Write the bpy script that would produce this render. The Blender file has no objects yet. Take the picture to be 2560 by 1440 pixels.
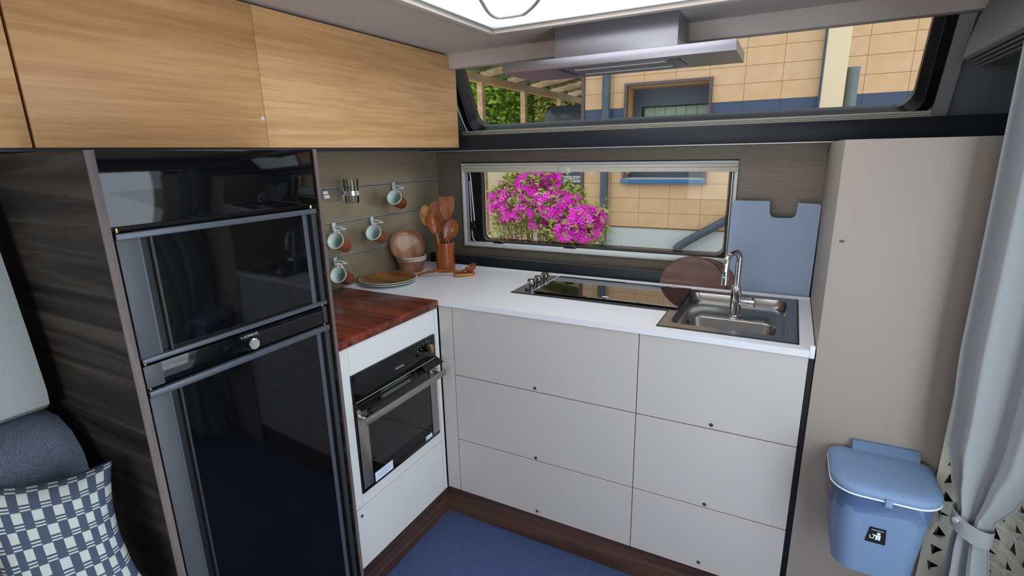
import bpy, bmesh, math, random
from mathutils import Vector, Matrix
from math import sin, cos, pi, radians
random.seed(11)
S = bpy.context.scene
COL = S.collection

# ------------------------------------------------------------------ camera
CAM = Vector((1.5448, -2.1327, 1.405))
yaw, pitch, roll = .4919, -.2554, -.0211
fwd = Vector((-sin(yaw)*cos(pitch), cos(yaw)*cos(pitch), sin(pitch)))
rgt = Vector((cos(yaw), sin(yaw), 0)); upv = rgt.cross(fwd)
r2 = rgt*cos(roll) + upv*sin(roll); u2 = -rgt*sin(roll) + upv*cos(roll)
cd = bpy.data.cameras.new('camera'); cam = bpy.data.objects.new('camera', cd); COL.objects.link(cam)
cd.sensor_width = 36; cd.lens = 36*1290.2/2560; cd.clip_start = .02; cd.clip_end = 200
cam.matrix_world = Matrix(((r2.x, u2.x, -fwd.x, CAM.x), (r2.y, u2.y, -fwd.y, CAM.y), (r2.z, u2.z, -fwd.z, CAM.z), (0, 0, 0, 1)))
S.camera = cam
# ------------------------------------------------------------------ world, lights, exposure
W = bpy.data.worlds.new('world'); S.world = W; W.use_nodes = True
bg = W.node_tree.nodes['Background']; bg.inputs[0].default_value = (.80, .90, 1.0, 1); bg.inputs[1].default_value = 2.0
S.view_settings.view_transform = 'Standard'; S.view_settings.look = 'None'
S.view_settings.exposure = 0.0; S.view_settings.gamma = 1.0; S.view_settings.use_curve_mapping = False

def area(name, loc, rot, sx, sy, power, col):
    l = bpy.data.lights.new(name, 'AREA'); l.shape = 'RECTANGLE'; l.size = sx; l.size_y = sy; l.energy = power; l.color = col
    o = bpy.data.objects.new(name, l); o.location = loc; o.rotation_euler = rot; COL.objects.link(o); return o
area('hatch_daylight', (1.045, -.8825, 1.946), (0, 0, 0), .81, .72, 7.5, (.93, .965, 1.0))
area('rear_fill', (1.25, -4.02, 1.24), (pi/2, 0, 0), 1.5, .78, 15, (1, .96, .92))  # added fill lamp behind the camera, set in an unseen rear opening
area('door_daylight', (2.16, -1.55, 1.05), (0, pi/2, 0), 1.15, .8, 14, (.78, .88, 1.0))
area('lounge_fill', (-.07, -2.95, 1.32), (0, -pi/2, 0), .55, 1.3, 12, (.96, .98, 1.0))  # lamp added to brighten the interior from the unseen lounge side

# ------------------------------------------------------------------ helpers
def lin(c):
    if isinstance(c, str):
        c = c.lstrip('#'); c = [int(c[i:i+2], 16)/255 for i in (0, 2, 4)]
        return tuple(x/12.92 if x <= .04045 else ((x+.055)/1.055)**2.4 for x in c) + (1,)
    return tuple(c) + ((1,) if len(c) == 3 else ())
MATS = {}
def M(name, col, rough=.5, metal=0., spec=.5, coat=0., trans=0., ior=1.45, emit=None, estr=1., alpha=1., sheen=0.):
    m = bpy.data.materials.new(name); m.use_nodes = True; MATS[name] = m
    b = m.node_tree.nodes['Principled BSDF']; I = b.inputs
    I['Base Color'].default_value = lin(col); I['Roughness'].default_value = rough; I['Metallic'].default_value = metal
    I['Specular IOR Level'].default_value = spec; I['Coat Weight'].default_value = coat; I['Coat Roughness'].default_value = .05
    I['Transmission Weight'].default_value = trans; I['IOR'].default_value = ior; I['Alpha'].default_value = alpha
    I['Sheen Weight'].default_value = sheen
    if emit: I['Emission Color'].default_value = lin(emit); I['Emission Strength'].default_value = estr
    return m
def nodes(m): return m.node_tree.nodes, m.node_tree.links, m.node_tree.nodes['Principled BSDF']
def texco(m, scale=(1, 1, 1), kind='Object', rot=(0, 0, 0), rnd=0.):
    n, l, b = nodes(m); t = n.new('ShaderNodeTexCoord'); mp = n.new('ShaderNodeMapping')
    mp.inputs['Scale'].default_value = scale; mp.inputs['Rotation'].default_value = rot
    l.new(t.outputs[kind], mp.inputs['Vector'])
    if rnd:
        oi = n.new('ShaderNodeObjectInfo'); v = n.new('ShaderNodeVectorMath'); v.operation = 'SCALE'; v.inputs[0].default_value = (rnd, rnd*.7, rnd*1.3)
        l.new(oi.outputs['Random'], v.inputs['Scale']); l.new(v.outputs[0], mp.inputs['Location'])
    return mp.outputs['Vector']
def noise(m, vec, scale=5, detail=4, rough=.55, dist=0.):
    n, l, b = nodes(m); t = n.new('ShaderNodeTexNoise'); t.inputs['Scale'].default_value = scale; t.inputs['Detail'].default_value = detail
    t.inputs['Roughness'].default_value = rough; t.inputs['Distortion'].default_value = dist; l.new(vec, t.inputs['Vector']); return t.outputs[0]
def ramp(m, fac, stops):
    n, l, b = nodes(m); r = n.new('ShaderNodeValToRGB'); e = r.color_ramp.elements
    while len(e) < len(stops): e.new(.5)
    for i, (p, c) in enumerate(stops): e[i].position = p; e[i].color = lin(c)
    l.new(fac, r.inputs[0]); return r.outputs[0]
def mix(m, a, b_, fac=.5, mode='MIX'):
    n, l, b = nodes(m); x = n.new('ShaderNodeMix'); x.data_type = 'RGBA'; x.blend_type = mode
    for s, v in ((6, a), (7, b_), (0, fac)):
        if hasattr(v, 'is_linked'): l.new(v, x.inputs[s])
        else: x.inputs[s].default_value = v if s == 0 else lin(v)
    return x.outputs[2]
def bump(m, h, strength=.2, dist=.001):
    n, l, b = nodes(m); bp = n.new('ShaderNodeBump'); bp.inputs['Strength'].default_value = strength; bp.inputs['Distance'].default_value = dist
    l.new(h, bp.inputs['Height']); l.new(bp.outputs[0], b.inputs['Normal'])
def setcol(m, c): n, l, b = nodes(m); l.new(c, b.inputs['Base Color'])
def wood(name, cols, scale, rough=.45, coat=0., big=2.2, fine=9., rnd=3., spec=.4, contrast=(.3, .5, .72), bstr=.12):
    """scale: small along the grain, large across it"""
    m = M(name, cols[1], rough, coat=coat, spec=spec)
    v = texco(m, scale, rnd=rnd); w = texco(m, tuple(s*.35 for s in scale), rnd=rnd)
    a = noise(m, w, big, 3, .5, 1.2); c = noise(m, v, fine, 6, .65, .3)
    base = ramp(m, a, list(zip(contrast, cols))); gr = ramp(m, c, [(.35, (.72, .70, .68)), (.6, (1.04, 1.03, 1.02))])
    setcol(m, mix(m, base, gr, .8, 'MULTIPLY')); bump(m, c, bstr, .0006); return m

class B:
    def __init__(s): s.bm = bmesh.new()
    def box(s, x0, x1, y0, y1, z0, z1, r=0., seg=2):
        x0, x1 = sorted((x0, x1)); y0, y1 = sorted((y0, y1)); z0, z1 = sorted((z0, z1))
        g = bmesh.ops.create_cube(s.bm, size=1)['verts']
        for v in g: v.co = Vector(((x0+x1)/2 + v.co.x*(x1-x0), (y0+y1)/2 + v.co.y*(y1-y0), (z0+z1)/2 + v.co.z*(z1-z0)))
        if r > 0:
            r = min(r, .49*min(x1-x0, y1-y0, z1-z0))
            es = list({e for v in g for e in v.link_edges})
            bmesh.ops.bevel(s.bm, geom=es, offset=r, segments=seg, affect='EDGES', profile=.5)
        return s
    def loft(s, loops, cap0=True, cap1=True, closed=True):
        L = [[s.bm.verts.new(p) for p in lp] for lp in loops]; n = len(L[0])
        for a, b in zip(L, L[1:]):
            for i in range(n if closed else n-1):
                j = (i+1) % n
                try: s.bm.faces.new((a[i], a[j], b[j], b[i]))
                except ValueError: pass
        if cap0: s.bm.faces.new(L[0][::-1])
        if cap1: s.bm.faces.new(L[-1])
        return s
    def lathe(s, prof, c=(0, 0, 0), mat=None, seg=32):
        c = Vector(c); rings = []
        for r, z in prof:
            ps = []
            for i in range(seg if r > 1e-6 else 1):
                a = 2*pi*i/seg; p = Vector((r*cos(a), r*sin(a), z)); ps.append(s.bm.verts.new(c + (mat @ p if mat else p)))
            rings.append(ps)
        for a, b in zip(rings, rings[1:]):
            if len(a) == len(b) == 1: continue
            for i in range(seg):
                j = (i+1) % seg
                if len(a) == 1: f = (a[0], b[j], b[i])
                elif len(b) == 1: f = (a[i], a[j], b[0])
                else: f = (a[i], a[j], b[j], b[i])
                s.bm.faces.new(f)
        return s
    def cyl(s, p, q, r, seg=20, r2=None, bev=0.):
        p, q = Vector(p), Vector(q); L = (q-p).length; m = (q-p).to_track_quat('Z', 'Y').to_matrix(); r2 = r if r2 is None else r2
        prof = [(0, 0), (r-bev, 0), (r, bev), (r2, L-bev), (r2-bev, L), (0, L)] if bev else [(0, 0), (r, 0), (r2, L), (0, L)]
        return s.lathe(prof, p, m, seg)
    def tube(s, pts, r, seg=10, caps=True, flat=1.):
        pts = [Vector(p) for p in pts]; n = len(pts); R = r if isinstance(r, (list, tuple)) else [r]*n
        T = [(pts[min(i+1, n-1)] - pts[max(i-1, 0)]).normalized() for i in range(n)]
        a = T[0].orthogonal().normalized() if abs(T[0].z) > .9 else T[0].cross(Vector((0, 0, 1))).normalized(); loops = []
        for i in range(n):
            a = (a - T[i]*a.dot(T[i])).normalized(); b = T[i].cross(a)
            loops.append([pts[i] + (a*cos(2*pi*k/seg) + b*sin(2*pi*k/seg)*flat)*R[i] for k in range(seg)])
        return s.loft(loops, caps, caps)
    def prism(s, poly, fn, d0=0., d1=1.):
        return s.loft([[fn(u, v, d0) for u, v in poly], [fn(u, v, d1) for u, v in poly]])
    def quad(s, *p):
        s.bm.faces.new([s.bm.verts.new(x) for x in p]); return s

def catmull(pts, n=6):
    P = [Vector(p) for p in pts]; out = []
    for i in range(len(P)-1):
        p0, p1, p2, p3 = P[max(i-1, 0)], P[i], P[i+1], P[min(i+2, len(P)-1)]
        for k in range(n):
            t = k/n; out.append(.5*((2*p1) + (p2-p0)*t + (2*p0-5*p1+4*p2-p3)*t*t + (3*p1-p0-3*p2+p3)*t**3))
    return out + [P[-1]]
def rr(x0, x1, y0, y1, r, n=6):
    out = []
    if not isinstance(r, (list, tuple)): r = [r]*4
    for (cx, cy, a0), q in zip(((x1, y1, 0), (x0, y1, pi/2), (x0, y0, pi), (x1, y0, 1.5*pi)), r):
        ox = cx - q if cx == x1 else cx + q; oy = cy - q if cy == y1 else cy + q
        for k in range(n+1): a = a0 + pi/2*k/n; out.append((ox + q*cos(a), oy + q*sin(a)))
    return out
def finish(me, mat, smooth=True, ang=.6):
    if mat: me.materials.append(mat if not isinstance(mat, str) else MATS[mat])
    if smooth: me.shade_smooth(); me.set_sharp_from_angle(angle=ang)
    else: me.shade_flat()
def part(name, b, mat, parent=None, smooth=True, ang=.6, local=False, kind=None, label=None):
    bm = b.bm; bmesh.ops.recalc_face_normals(bm, faces=bm.faces[:])
    me = bpy.data.meshes.new(name); c = Vector((0, 0, 0))
    if not local:
        lo = Vector([min(v.co[i] for v in bm.verts) for i in range(3)]); hi = Vector([max(v.co[i] for v in bm.verts) for i in range(3)])
        c = (lo+hi)/2; bmesh.ops.translate(bm, verts=bm.verts[:], vec=-c)
    bm.to_mesh(me); bm.free(); finish(me, mat, smooth, ang)
    o = bpy.data.objects.new(name, me); COL.objects.link(o); o.location = c
    if parent is not None:
        o.parent = parent
        if not local: o.location = c - wloc(parent)
    if kind: o['kind'] = kind
    if label: o['label'] = label
    return o
def wloc(o):
    p = Vector((0, 0, 0))
    while o is not None: p += o.location; o = o.parent
    return p
def tag(o, label, cat, group=None, kind=None):
    o['label'] = label; o['category'] = cat
    if group: o['group'] = group
    if kind: o['kind'] = kind
    return o
def thing(name, label, cat, loc=(0, 0, 0), group=None):
    o = bpy.data.objects.new(name, None); o.empty_display_size = .05; COL.objects.link(o); o.location = loc
    return tag(o, label, cat, group)
def struct(name, b, mat, smooth=False, **k):
    o = part(name, b, mat, None, smooth, **k); o['kind'] = 'structure'; return o
def copy_tree(o, parent=None):
    c = o.copy(); COL.objects.link(c); c.parent = parent
    for ch in o.children: copy_tree(ch, c)
    return c
def text(name, s, size, mat, parent, origin, xdir, ydir, ext=.0003, align='CENTER'):
    cu = bpy.data.curves.new('lettering', 'FONT'); cu.body = s; cu.size = size; cu.extrude = ext; cu.align_x = align; cu.align_y = 'CENTER'
    t = bpy.data.objects.new('lettering', cu); COL.objects.link(t)
    dg = bpy.context.evaluated_depsgraph_get(); dg.update(); me = bpy.data.meshes.new_from_object(t.evaluated_get(dg))
    bpy.data.objects.remove(t); bpy.data.curves.remove(cu)
    X = Vector(xdir).normalized(); Y = Vector(ydir).normalized(); Z = X.cross(Y)
    R = Matrix(((X.x, Y.x, Z.x, 0), (X.y, Y.y, Z.y, 0), (X.z, Y.z, Z.z, 0), (0, 0, 0, 1))); me.transform(R); me.materials.clear(); me.materials.append(MATS[mat] if isinstance(mat, str) else mat)
    me.name = name; o = bpy.data.objects.new(name, me); COL.objects.link(o); o.location = Vector(origin) - (wloc(parent) if parent else Vector()); o.parent = parent
    return o

# ------------------------------------------------------------------ materials
oak = wood('oak', ('#b3814f', '#d2a26e', '#deb488'), (14, .30, 7.5), .42, big=2.0, fine=10, contrast=(.25, .5, .75), bstr=.15)
darkwood = wood('dark_wood', ('#1d1b1a', '#33302d', '#544e46'), (.8, 12, 26), .6, big=2.4, fine=11, spec=.25, bstr=.3)
darkedge = wood('dark_edge', ('#5a4c4c', '#6c5f5e', '#7a6d6a'), (8, 8, .6), .5)
kickwood = wood('kick_wood', ('#2e201a', '#4f3a31', '#694d40'), (1, 1, 22), .4, big=2, fine=6)
mahogany = wood('mahogany', ('#3a150e', '#5f2618', '#7a3826'), (1.4, 26, 22), .32, coat=.15, big=2.2, fine=6, contrast=(.35, .5, .65))
walnutR = wood('bowl_wood', ('#6e4530', '#9a6a4e', '#b38a66'), (30, 5, 5), .35, coat=.3, big=1.6, fine=4, bstr=0)
plateW = wood('plate_wood', ('#6a4020', '#96622f', '#ae7a42'), (6, 30, 6), .4, coat=.2, big=1.6, fine=4, bstr=0)
utens = wood('utensil_wood', ('#6a2f14', '#8f4a22', '#a9612f'), (22, 22, 4), .32, coat=.25, big=2, fine=6, bstr=0)
utensL = wood('light_utensil_wood', ('#8a5226', '#b37a3e', '#cf9c5c'), (22, 22, 4), .35, coat=.2, big=2, fine=6, bstr=0)
restW = wood('rest_wood', ('#9a5f2e', '#c08547', '#d09a5c'), (6, 25, 6), .35, coat=.2, bstr=0)
roundW = wood('round_board_wood', ('#4a2d22', '#65443a', '#775446'), (4, 10, 26), .4, coat=.08, big=1.6, fine=5, spec=.35, bstr=0)
mugW = wood('mug_wood', ('#6a3520', '#8c4c30', '#a15f40'), (30, 30, 4), .4, bstr=0)
beamW = wood('carport_timber', ('#c79f74', '#d9b48a', '#e6c9a2'), (6, .8, 8), .7, bstr=0)
M('mint', '#dbe9e4', .35, spec=.4); M('rim_white', '#dfe6e2', .3)
wallm = M('champagne_metal', '#8c8274', .38, metal=.5); v_ = texco(wallm, (60, .8, 60)); n_ = noise(wallm, v_, 6, 3); setcol(wallm, ramp(wallm, n_, [(.3, '#8d8069'), (.7, '#9c8f78')])); bump(wallm, n_, .05, .0003)
M('alu', '#b9bdc0', .35, metal=.35); M('alu_white', '#d3d7d8', .4, metal=.1); M('alu_satin', '#c6c2b4', .42, metal=.1)
M('chrome', '#e6e8ea', .05, metal=1.); M('chrome_dark', '#9a9a9a', .1, metal=1.)
steel = M('steel', '#908e8b', .27, metal=1.); v_ = texco(steel, (2, 90, 90)); bump(steel, noise(steel, v_, 8, 2), .04, .0002)
hoodm = M('hood_steel', '#96949a', .36, metal=.8); v_ = texco(hoodm, (1.5, 90, 90)); bump(hoodm, noise(hoodm, v_, 8, 2), .05, .0002)
M('oven_steel', '#a8a29a', .3, metal=.85); M('brass', '#b39d62', .3, metal=.9)
M('filter', '#8a8c90', .45, metal=.7); M('oven_cavity', '#8f969c', .5)
M('worktop_white', '#d9d9dc', .35); M('drawer_grey', '#b9b4b0', .5, spec=.3); M('tall_grey', '#998f86', .5, spec=.35)
m = M('oven_panel', '#cfcfcd', .55, spec=.3); bump(m, noise(m, texco(m, (200, 200, 200)), 3, 2), .2, .0004)
M('gap_dark', '#141214', .7); M('black', '#08080a', .5); M('black_rubber', '#0b0b0d', .42); M('navy_trim', '#20242c', .42, spec=.4); M('lock_grey', '#4b5260', .3, metal=.6)
M('fridge_gloss', '#08090b', .05, spec=.42); M('fridge_frame', '#33363a', .45, metal=.2); M('fridge_strip', '#4c4e52', .5, metal=.1); M('fridge_bar', '#50565f', .4, metal=.3)
M('oven_gloss', '#08090a', .05, spec=.5); M('hob_glass', '#060607', .015, spec=.9, coat=.5)
M('print_light', '#aebcc4', .4); M('label_white', '#cfdcec', .4); M('label_ink', '#5d7fa8', .5)
m = M('floor_blue', '#3f4b6e', .75, spec=.2); v_ = texco(m, (1, 1, 1)); wv = nodes(m)[0].new('ShaderNodeTexWave'); wv.wave_type = 'BANDS'; wv.bands_direction = 'DIAGONAL'; wv.inputs['Scale'].default_value = 55; wv.inputs['Distortion'].default_value = 2.5; wv.inputs['Detail'].default_value = 2; wv.inputs['Detail Scale'].default_value = 3
nodes(m)[1].new(v_, wv.inputs['Vector']); setcol(m, ramp(m, wv.outputs[1], [(.2, '#3b476a'), (.8, '#4a577e')])); bump(m, wv.outputs[1], .25, .001)
m = M('ceiling_fabric', '#c6bcb6', .8, spec=.15); bump(m, noise(m, texco(m, (300, 300, 300)), 2, 2), .1, .0004)
M('wall_fabric', '#6c7074', .8, spec=.15); M('shade_grey', '#8e9092', .75, spec=.2)
M('hatch_white', '#eef0f4', .45); M('hatch_trim', '#c9bcae', .5); M('tumbler_steel', '#c8c6c0', .25, metal=.7)
M('plastic_grey', '#6f86a5', .5, spec=.25); M('plastic_dark_grey', '#617896', .5); M('hook_grey', '#c9d2d6', .4)
M('board_grey', '#97a8c2', .5, spec=.3)
cur = M('curtain', '#9ca0a2', .85, spec=.1, sheen=.15); bump(cur, noise(cur, texco(cur, (500, 500, 500)), 2, 2), .12, .0004)
M('cream_sheet', '#e6e3d2', .7, spec=.2)
m = M('seat_light', '#a9aeac', .9, spec=.1); bump(m, noise(m, texco(m, (400, 400, 400)), 2, 3), .4, .001)
m = M('seat_blue', '#4f5a6b', .9, spec=.1); v_ = texco(m, (300, 300, 300)); n_ = noise(m, v_, 2, 2); setcol(m, ramp(m, n_, [(.35, '#475264'), (.65, '#7d8896')])); bump(m, n_, .5, .001)
# window glass: thin clear sheet
def clear(name, tint, refl):
    m = bpy.data.materials.new(name); m.use_nodes = True; MATS[name] = m; n, l = m.node_tree.nodes, m.node_tree.links; n.remove(n['Principled BSDF'])
    t = n.new('ShaderNodeBsdfTransparent'); t.inputs[0].default_value = lin(tint); g = n.new('ShaderNodeBsdfGlossy'); g.inputs['Roughness'].default_value = .02
    lw = n.new('ShaderNodeFresnel'); lw.inputs[0].default_value = 1.35; mu = n.new('ShaderNodeMath'); mu.operation = 'MULTIPLY'; mu.inputs[1].default_value = refl
    x = n.new('ShaderNodeMixShader'); l.new(lw.outputs[0], mu.inputs[0]); l.new(mu.outputs[0], x.inputs[0]); l.new(t.outputs[0], x.inputs[1]); l.new(g.outputs[0], x.inputs[2]); l.new(x.outputs[0], n['Material Output'].inputs[0]); return m
clear('pane_clear', '#f2f2f0', .5); clear('oven_glass', '#c0c5ca', 3.0); clear('film', '#dde2ea', .7); clear('tumbler_glass', '#eef2f0', 1.6); clear('pane_rim', '#c9bfb8', 1.2)
# ==================================================================== STRUCTURE
XR = 2.10; ZC = 1.81
struct('floor', B().box(-.05, XR+.05, -4.05, .05, -.06, 0), 'floor_blue')
# front wall with the low window opening
W1 = (.165, 1.352, .985, 1.345)
b = B(); b.box(-.05, W1[0], 0, .04, 0, 1.45); b.box(W1[1], XR, 0, .04, 0, 1.45); b.box(W1[0], W1[1], 0, .04, 0, W1[2]); b.box(W1[0], W1[1], 0, .04, W1[3], 1.45)
shaded_taupe = M('shaded_taupe_panel', '#6f675c', .42, metal=.3); v_ = texco(shaded_taupe, (.8, 60, 60)); n_ = noise(shaded_taupe, v_, 6, 3); setcol(shaded_taupe, ramp(shaded_taupe, n_, [(.3, '#6a6257'), (.7, '#776f63')]))  # left wall's panel, colour darkened for the weaker light on this wall
struct('wall_front', b, shaded_taupe)
# sloping upper part: local frame s (along x), t (up the slope), n (out)
P0 = Vector((0, 0.0, 1.488)); TD = Vector((0, -.15, .277)).normalized(); ND = Vector((0, TD.z, -TD.y))
def sl(s, t, n=0.): return Vector((s, 0, 0)) + P0 + TD*t + ND*n
b = B()
def slab(s0, s1, t0, t1, n0=0., n1=.03): b.prism([(s0, t0), (s1, t0), (s1, t1), (s0, t1)], lambda u, v, d: sl(u, v, d), n0, n1)
slab(-.05, .19, -.02, .40); slab(1.912, XR+.05, -.02, .40); slab(.19, 1.912, .315, .40, 0, .02)
struct('wall_front_upper', b, 'wall_fabric')
b = B(); b.box(-.02, XR, -.20, -.155, 1.752, 1.812, .006); struct('trim_2', b, 'ceiling_fabric', True)
# left wall: backing, slat panels, aluminium slot rails
b = B(); b.box(-.06, -.010, -1.18, .0, 0, ZC+.1); b.box(-.06, -.01, -2.3, -1.18, 0, ZC+.1); b.box(-.06, -.01, -4.05, -3.6, 0, ZC+.1); b.box(-.06, -.01, -3.6, -2.3, 0, 1.03); b.box(-.06, -.01, -3.6, -2.3, 1.61, ZC+.1)
wl = struct('wall_left', b, 'tall_grey')
SL = (1.288, 1.1563, 1.0237); zz = [.885, SL[2], SL[1], SL[0], 1.43]
for a, c in zip(zz, zz[1:]): part('panel', B().box(-.010, 0, -1.172, -.001, a+.0035, c-.0035, .001, 1), wallm, wl)
for z in SL:
    r_ = part('rail', B().box(-.0095, .0022, -1.172, -.002, z+.0008, z+.0036, .0006, 1).box(-.0095, .0016, -1.172, -.002, z-.0036, z-.0022, .0005, 1), 'alu', wl)
    part('slot', B().box(-.0096, -.004, -1.172, -.002, z-.0022, z+.0008), 'black', r_, False)
# right wall with door opening, unseen rear wall with an opening for the added fill
b = B(); b.box(XR, XR+.05, -1.05, .05, 0, ZC+.1); b.box(XR, XR+.05, -4.05, -2.05, 0, ZC+.1); b.box(XR, XR+.05, -2.05, -1.05, 1.68, ZC+.1)
struct('wall_right', b, 'shade_grey')
b = B(); b.box(-.06, .5, -4.1, -4.05, 0, ZC+.1); b.box(2.0, XR+.05, -4.1, -4.05, 0, ZC+.1); b.box(.5, 2.0, -4.1, -4.05, 0, .85); b.box(.5, 2.0, -4.1, -4.05, 1.63, ZC+.1)
struct('wall_back', b, 'shade_grey')
# ceiling with hatch opening
HX = (.63, 1.46); HY = (-1.25, -.515)
ha, hb, hc_, he = HX[0]-.010, HX[1]+.010, HY[0]-.010, HY[1]+.010
b = B(); b.box(-.06, ha, -4.1, -.18, ZC, ZC+.04); b.box(hb, XR+.05, -4.1, -.18, ZC, ZC+.04); b.box(ha, hb, -4.1, hc_, ZC, ZC+.04); b.box(ha, hb, he, -.18, ZC, ZC+.04)
struct('ceiling', b, 'ceiling_fabric')
# black shelf band and back channel behind the worktop
t1_ = struct('trim_1', B().box(0, XR, -.12, -.0, 1.42, 1.486, .003), 'navy_trim', True)
part('painted_lit_edge', B().box(0, XR, -.1212, -.117, 1.4182, 1.4212), 'alu', t1_, False)  # bright strip put in for the band's lit lower edge
struct('trim_3', B().box(0, 1.64, -.100, -.086, .76, .938, .003).box(0, 1.64, -.086, -.0, .76, .885), 'navy_trim', True)
b = B(); b.box(0, .445, -1.172, -.66, 0, .128); struct('baseboard_left', b, kickwood)
b = B(); b.box(.445, 1.645, -.664, -.62, 0, .128); struct('baseboard_front', b, kickwood)

# ------------------------------------------------------------ window_1, the low kitchen window
w1 = struct('window_1', B().box(.147, .160, -.014, .04, .968, 1.362, .002).box(1.357, 1.369, -.014, .04, .968, 1.362, .002).box(.160, 1.357, -.014, .04, .968, .988, .003).box(.160, 1.357, -.004, .04, 1.352, 1.362), 'alu_white', True)
part('blind_cassette', B().box(.161, 1.366, -.020, .012, 1.338, 1.353, .003).box(.161, 1.366, -.016, .012, 1.327, 1.340, .002).box(.161, 1.366, -.019, .012, 1.322, 1.329, .002), 'alu_satin', w1)
part('blind_grip', B().box(.655, .71, -.026, -.012, 1.318, 1.346, .003), 'alu_satin', w1)
part('painted_shadow_line', B().box(.150, 1.369, -.004, .002, 1.362, 1.367), 'black', w1, False)  # black strip painted in for the shadow above the frame
b = B()
o_ = rr(.160, 1.357, .986, 1.345, .004); i_ = rr(.236, 1.338, .993, 1.345, [.002, .002, .03, .03])
b.loft([[(x, .02, z) for x, z in o_], [(x, .02, z) for x, z in i_], [(x, .055, z) for x, z in i_], [(x, .06, z) for x, z in o_]], False, False)
part('rubber_seal', b, 'black_rubber', w1)
part('pane', B().prism(rr(.185, 1.345, .975, 1.36, .02), lambda u, v, d: Vector((u, d, v)), .068, .070), 'pane_clear', w1)
b = B(); o_ = rr(.200, 1.346, .984, 1.36, .035); i_ = rr(.234, 1.330, 1.002, 1.36, [.01, .01, .03, .03])
b.loft([[(x, .062, z) for x, z in o_], [(x, .058, z) for x, z in i_], [(x, .066, z) for x, z in i_], [(x, .066, z) for x, z in o_]], False, False); part('pane_edge', b, 'pane_rim', w1)
part('side_rail', B().box(.166, .169, -.004, .01, .99, 1.326).box(1.348, 1.351, -.004, .01, .99, 1.326), 'alu', w1)
st_ = part('stay_arm', B().tube([(.186, .0, 1.32), (.190, 0, 1.30), (.203, 0, 1.09)], .0035, 8).tube([(.180, .005, 1.28), (.183, .005, 1.05), (.186, .005, 1.01), (.196, .005, .99)], .003, 8), 'alu', w1)
part('stay_clamp', B().box(.182, .200, -.006, .012, 1.045, 1.085, .004).tube([(.196, -.004, 1.085), (.212, -.004, 1.062), (.200, -.004, 1.05)], .004, 6), 'black_rubber', st_)
for x in (.335, .70):
    part('latch', B().prism([(-.028, 0), (.028, 0), (.026, .004), (.012, .011), (-.010, .012), (-.026, .005)], lambda u, v, d: Vector((x+u, d, .988+v)), -.006, .012), 'black_rubber', w1)
# ------------------------------------------------------------ window_2, the sloping panorama window
b = B(); o_ = rr(.19, 1.912, .006, .32, [.004, .004, .05, .05], 8); i_ = rr(.238, 1.862, .022, .30, [.004, .004, .055, .055], 8); m_ = rr(.215, 1.885, .014, .31, [.004, .004, .055, .055], 8)
b.loft([[sl(x, t, -.004) for x, t in o_], [sl(x, t, -.008) for x, t in m_], [sl(x, t, .01) for x, t in m_], [sl(x, t, .03) for x, t in i_], [sl(x, t, .06) for x, t in i_], [sl(x, t, .06) for x, t in o_]], False, False)
w2 = struct('window_2', b, 'black_rubber', True)
part('pane', B().prism([(.2, .015), (1.9, .015), (1.9, .32), (.2, .32)], lambda u, v, d: sl(u, v, d), .054, .056), 'pane_clear', w2)
part('bottom_rail', B().box(.163, 1.912, -.022, .012, 1.487, 1.4935, .002).box(.163, 1.912, -.018, .012, 1.494, 1.500, .002).box(.163, 1.912, -.021, .012, 1.500, 1.5075, .002), 'alu_satin', w2)
part('edge_trim', B().tube([sl(.176+.018*(1-k/12)**3, .02+.022*k, -.006) for k in range(13)], .003, 8), 'alu_white', w2)
part('side_trim', B().prism([(1.912, 0), (1.95, 0), (1.95, .31), (1.912, .31)], lambda u, v, d: sl(u, v, d), -.012, 0), 'shade_grey', w2)
# ==================================================================== ROOF HATCH and HOOD
ht = thing('roof_hatch', 'white roof hatch with aluminium frame and bent handle in the ceiling', 'roof hatch', (1.05, -.88, 1.80))
b = B(); x0, x1 = HX; y0, y1 = HY
b.box(x0-.045, x0-.012, y0-.04, y1+.04, 1.789, 1.812, .003).box(x1+.012, x1+.045, y0-.04, y1+.04, 1.789, 1.812, .003).box(x0-.012, x1+.012, y1+.012, y1+.04, 1.789, 1.812, .003).box(x0-.012, x1+.012, y0-.04, y0-.012, 1.789, 1.812, .003)
part('frame', b, 'hatch_trim', ht)
b = B(); b.box(x0-.012, x0+.002, y0, y1+.012, 1.801, 1.809, .001).box(x1-.002, x1+.012, y0, y1+.012, 1.801, 1.809, .001).box(x0+.002, x1-.002, y1-.002, y1+.012, 1.801, 1.809, .001)
part('blind_rail', b, 'alu', ht)
b = B(); b.box(x0-.008, x0, y0, y1, 1.81, 1.95).box(x1, x1+.008, y0, y1, 1.81, 1.95).box(x0, x1, y1, y1+.008, 1.81, 1.95).box(x0, x1, y0-.008, y0, 1.81, 1.95)
part('well', b, 'hatch_white', ht, False)
part('dome', B().box(x0-.02, x1+.02, y0-.02, y1+.02, 1.95, 1.965, .006), 'hatch_white', ht)
part('handle', B().tube(catmull([(.75, -.80, 1.815), (.74, -.775, 1.815), (.695, -.657, 1.815), (.686, -.598, 1.815), (.703, -.583, 1.815), (.758, -.581, 1.815), (.787, -.594, 1.815), (.873, -.691, 1.815), (.95, -.80, 1.83)], 6), .0065, 12), 'alu', ht)
hd = thing('range_hood', 'flat brushed steel range hood hanging before the upper window', 'range hood', (1.0, -.3, 1.68))
part('chimney', B().box(.797, 1.200, -.397, -.235, 1.705, 1.81, .002), hoodm, hd)
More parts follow.
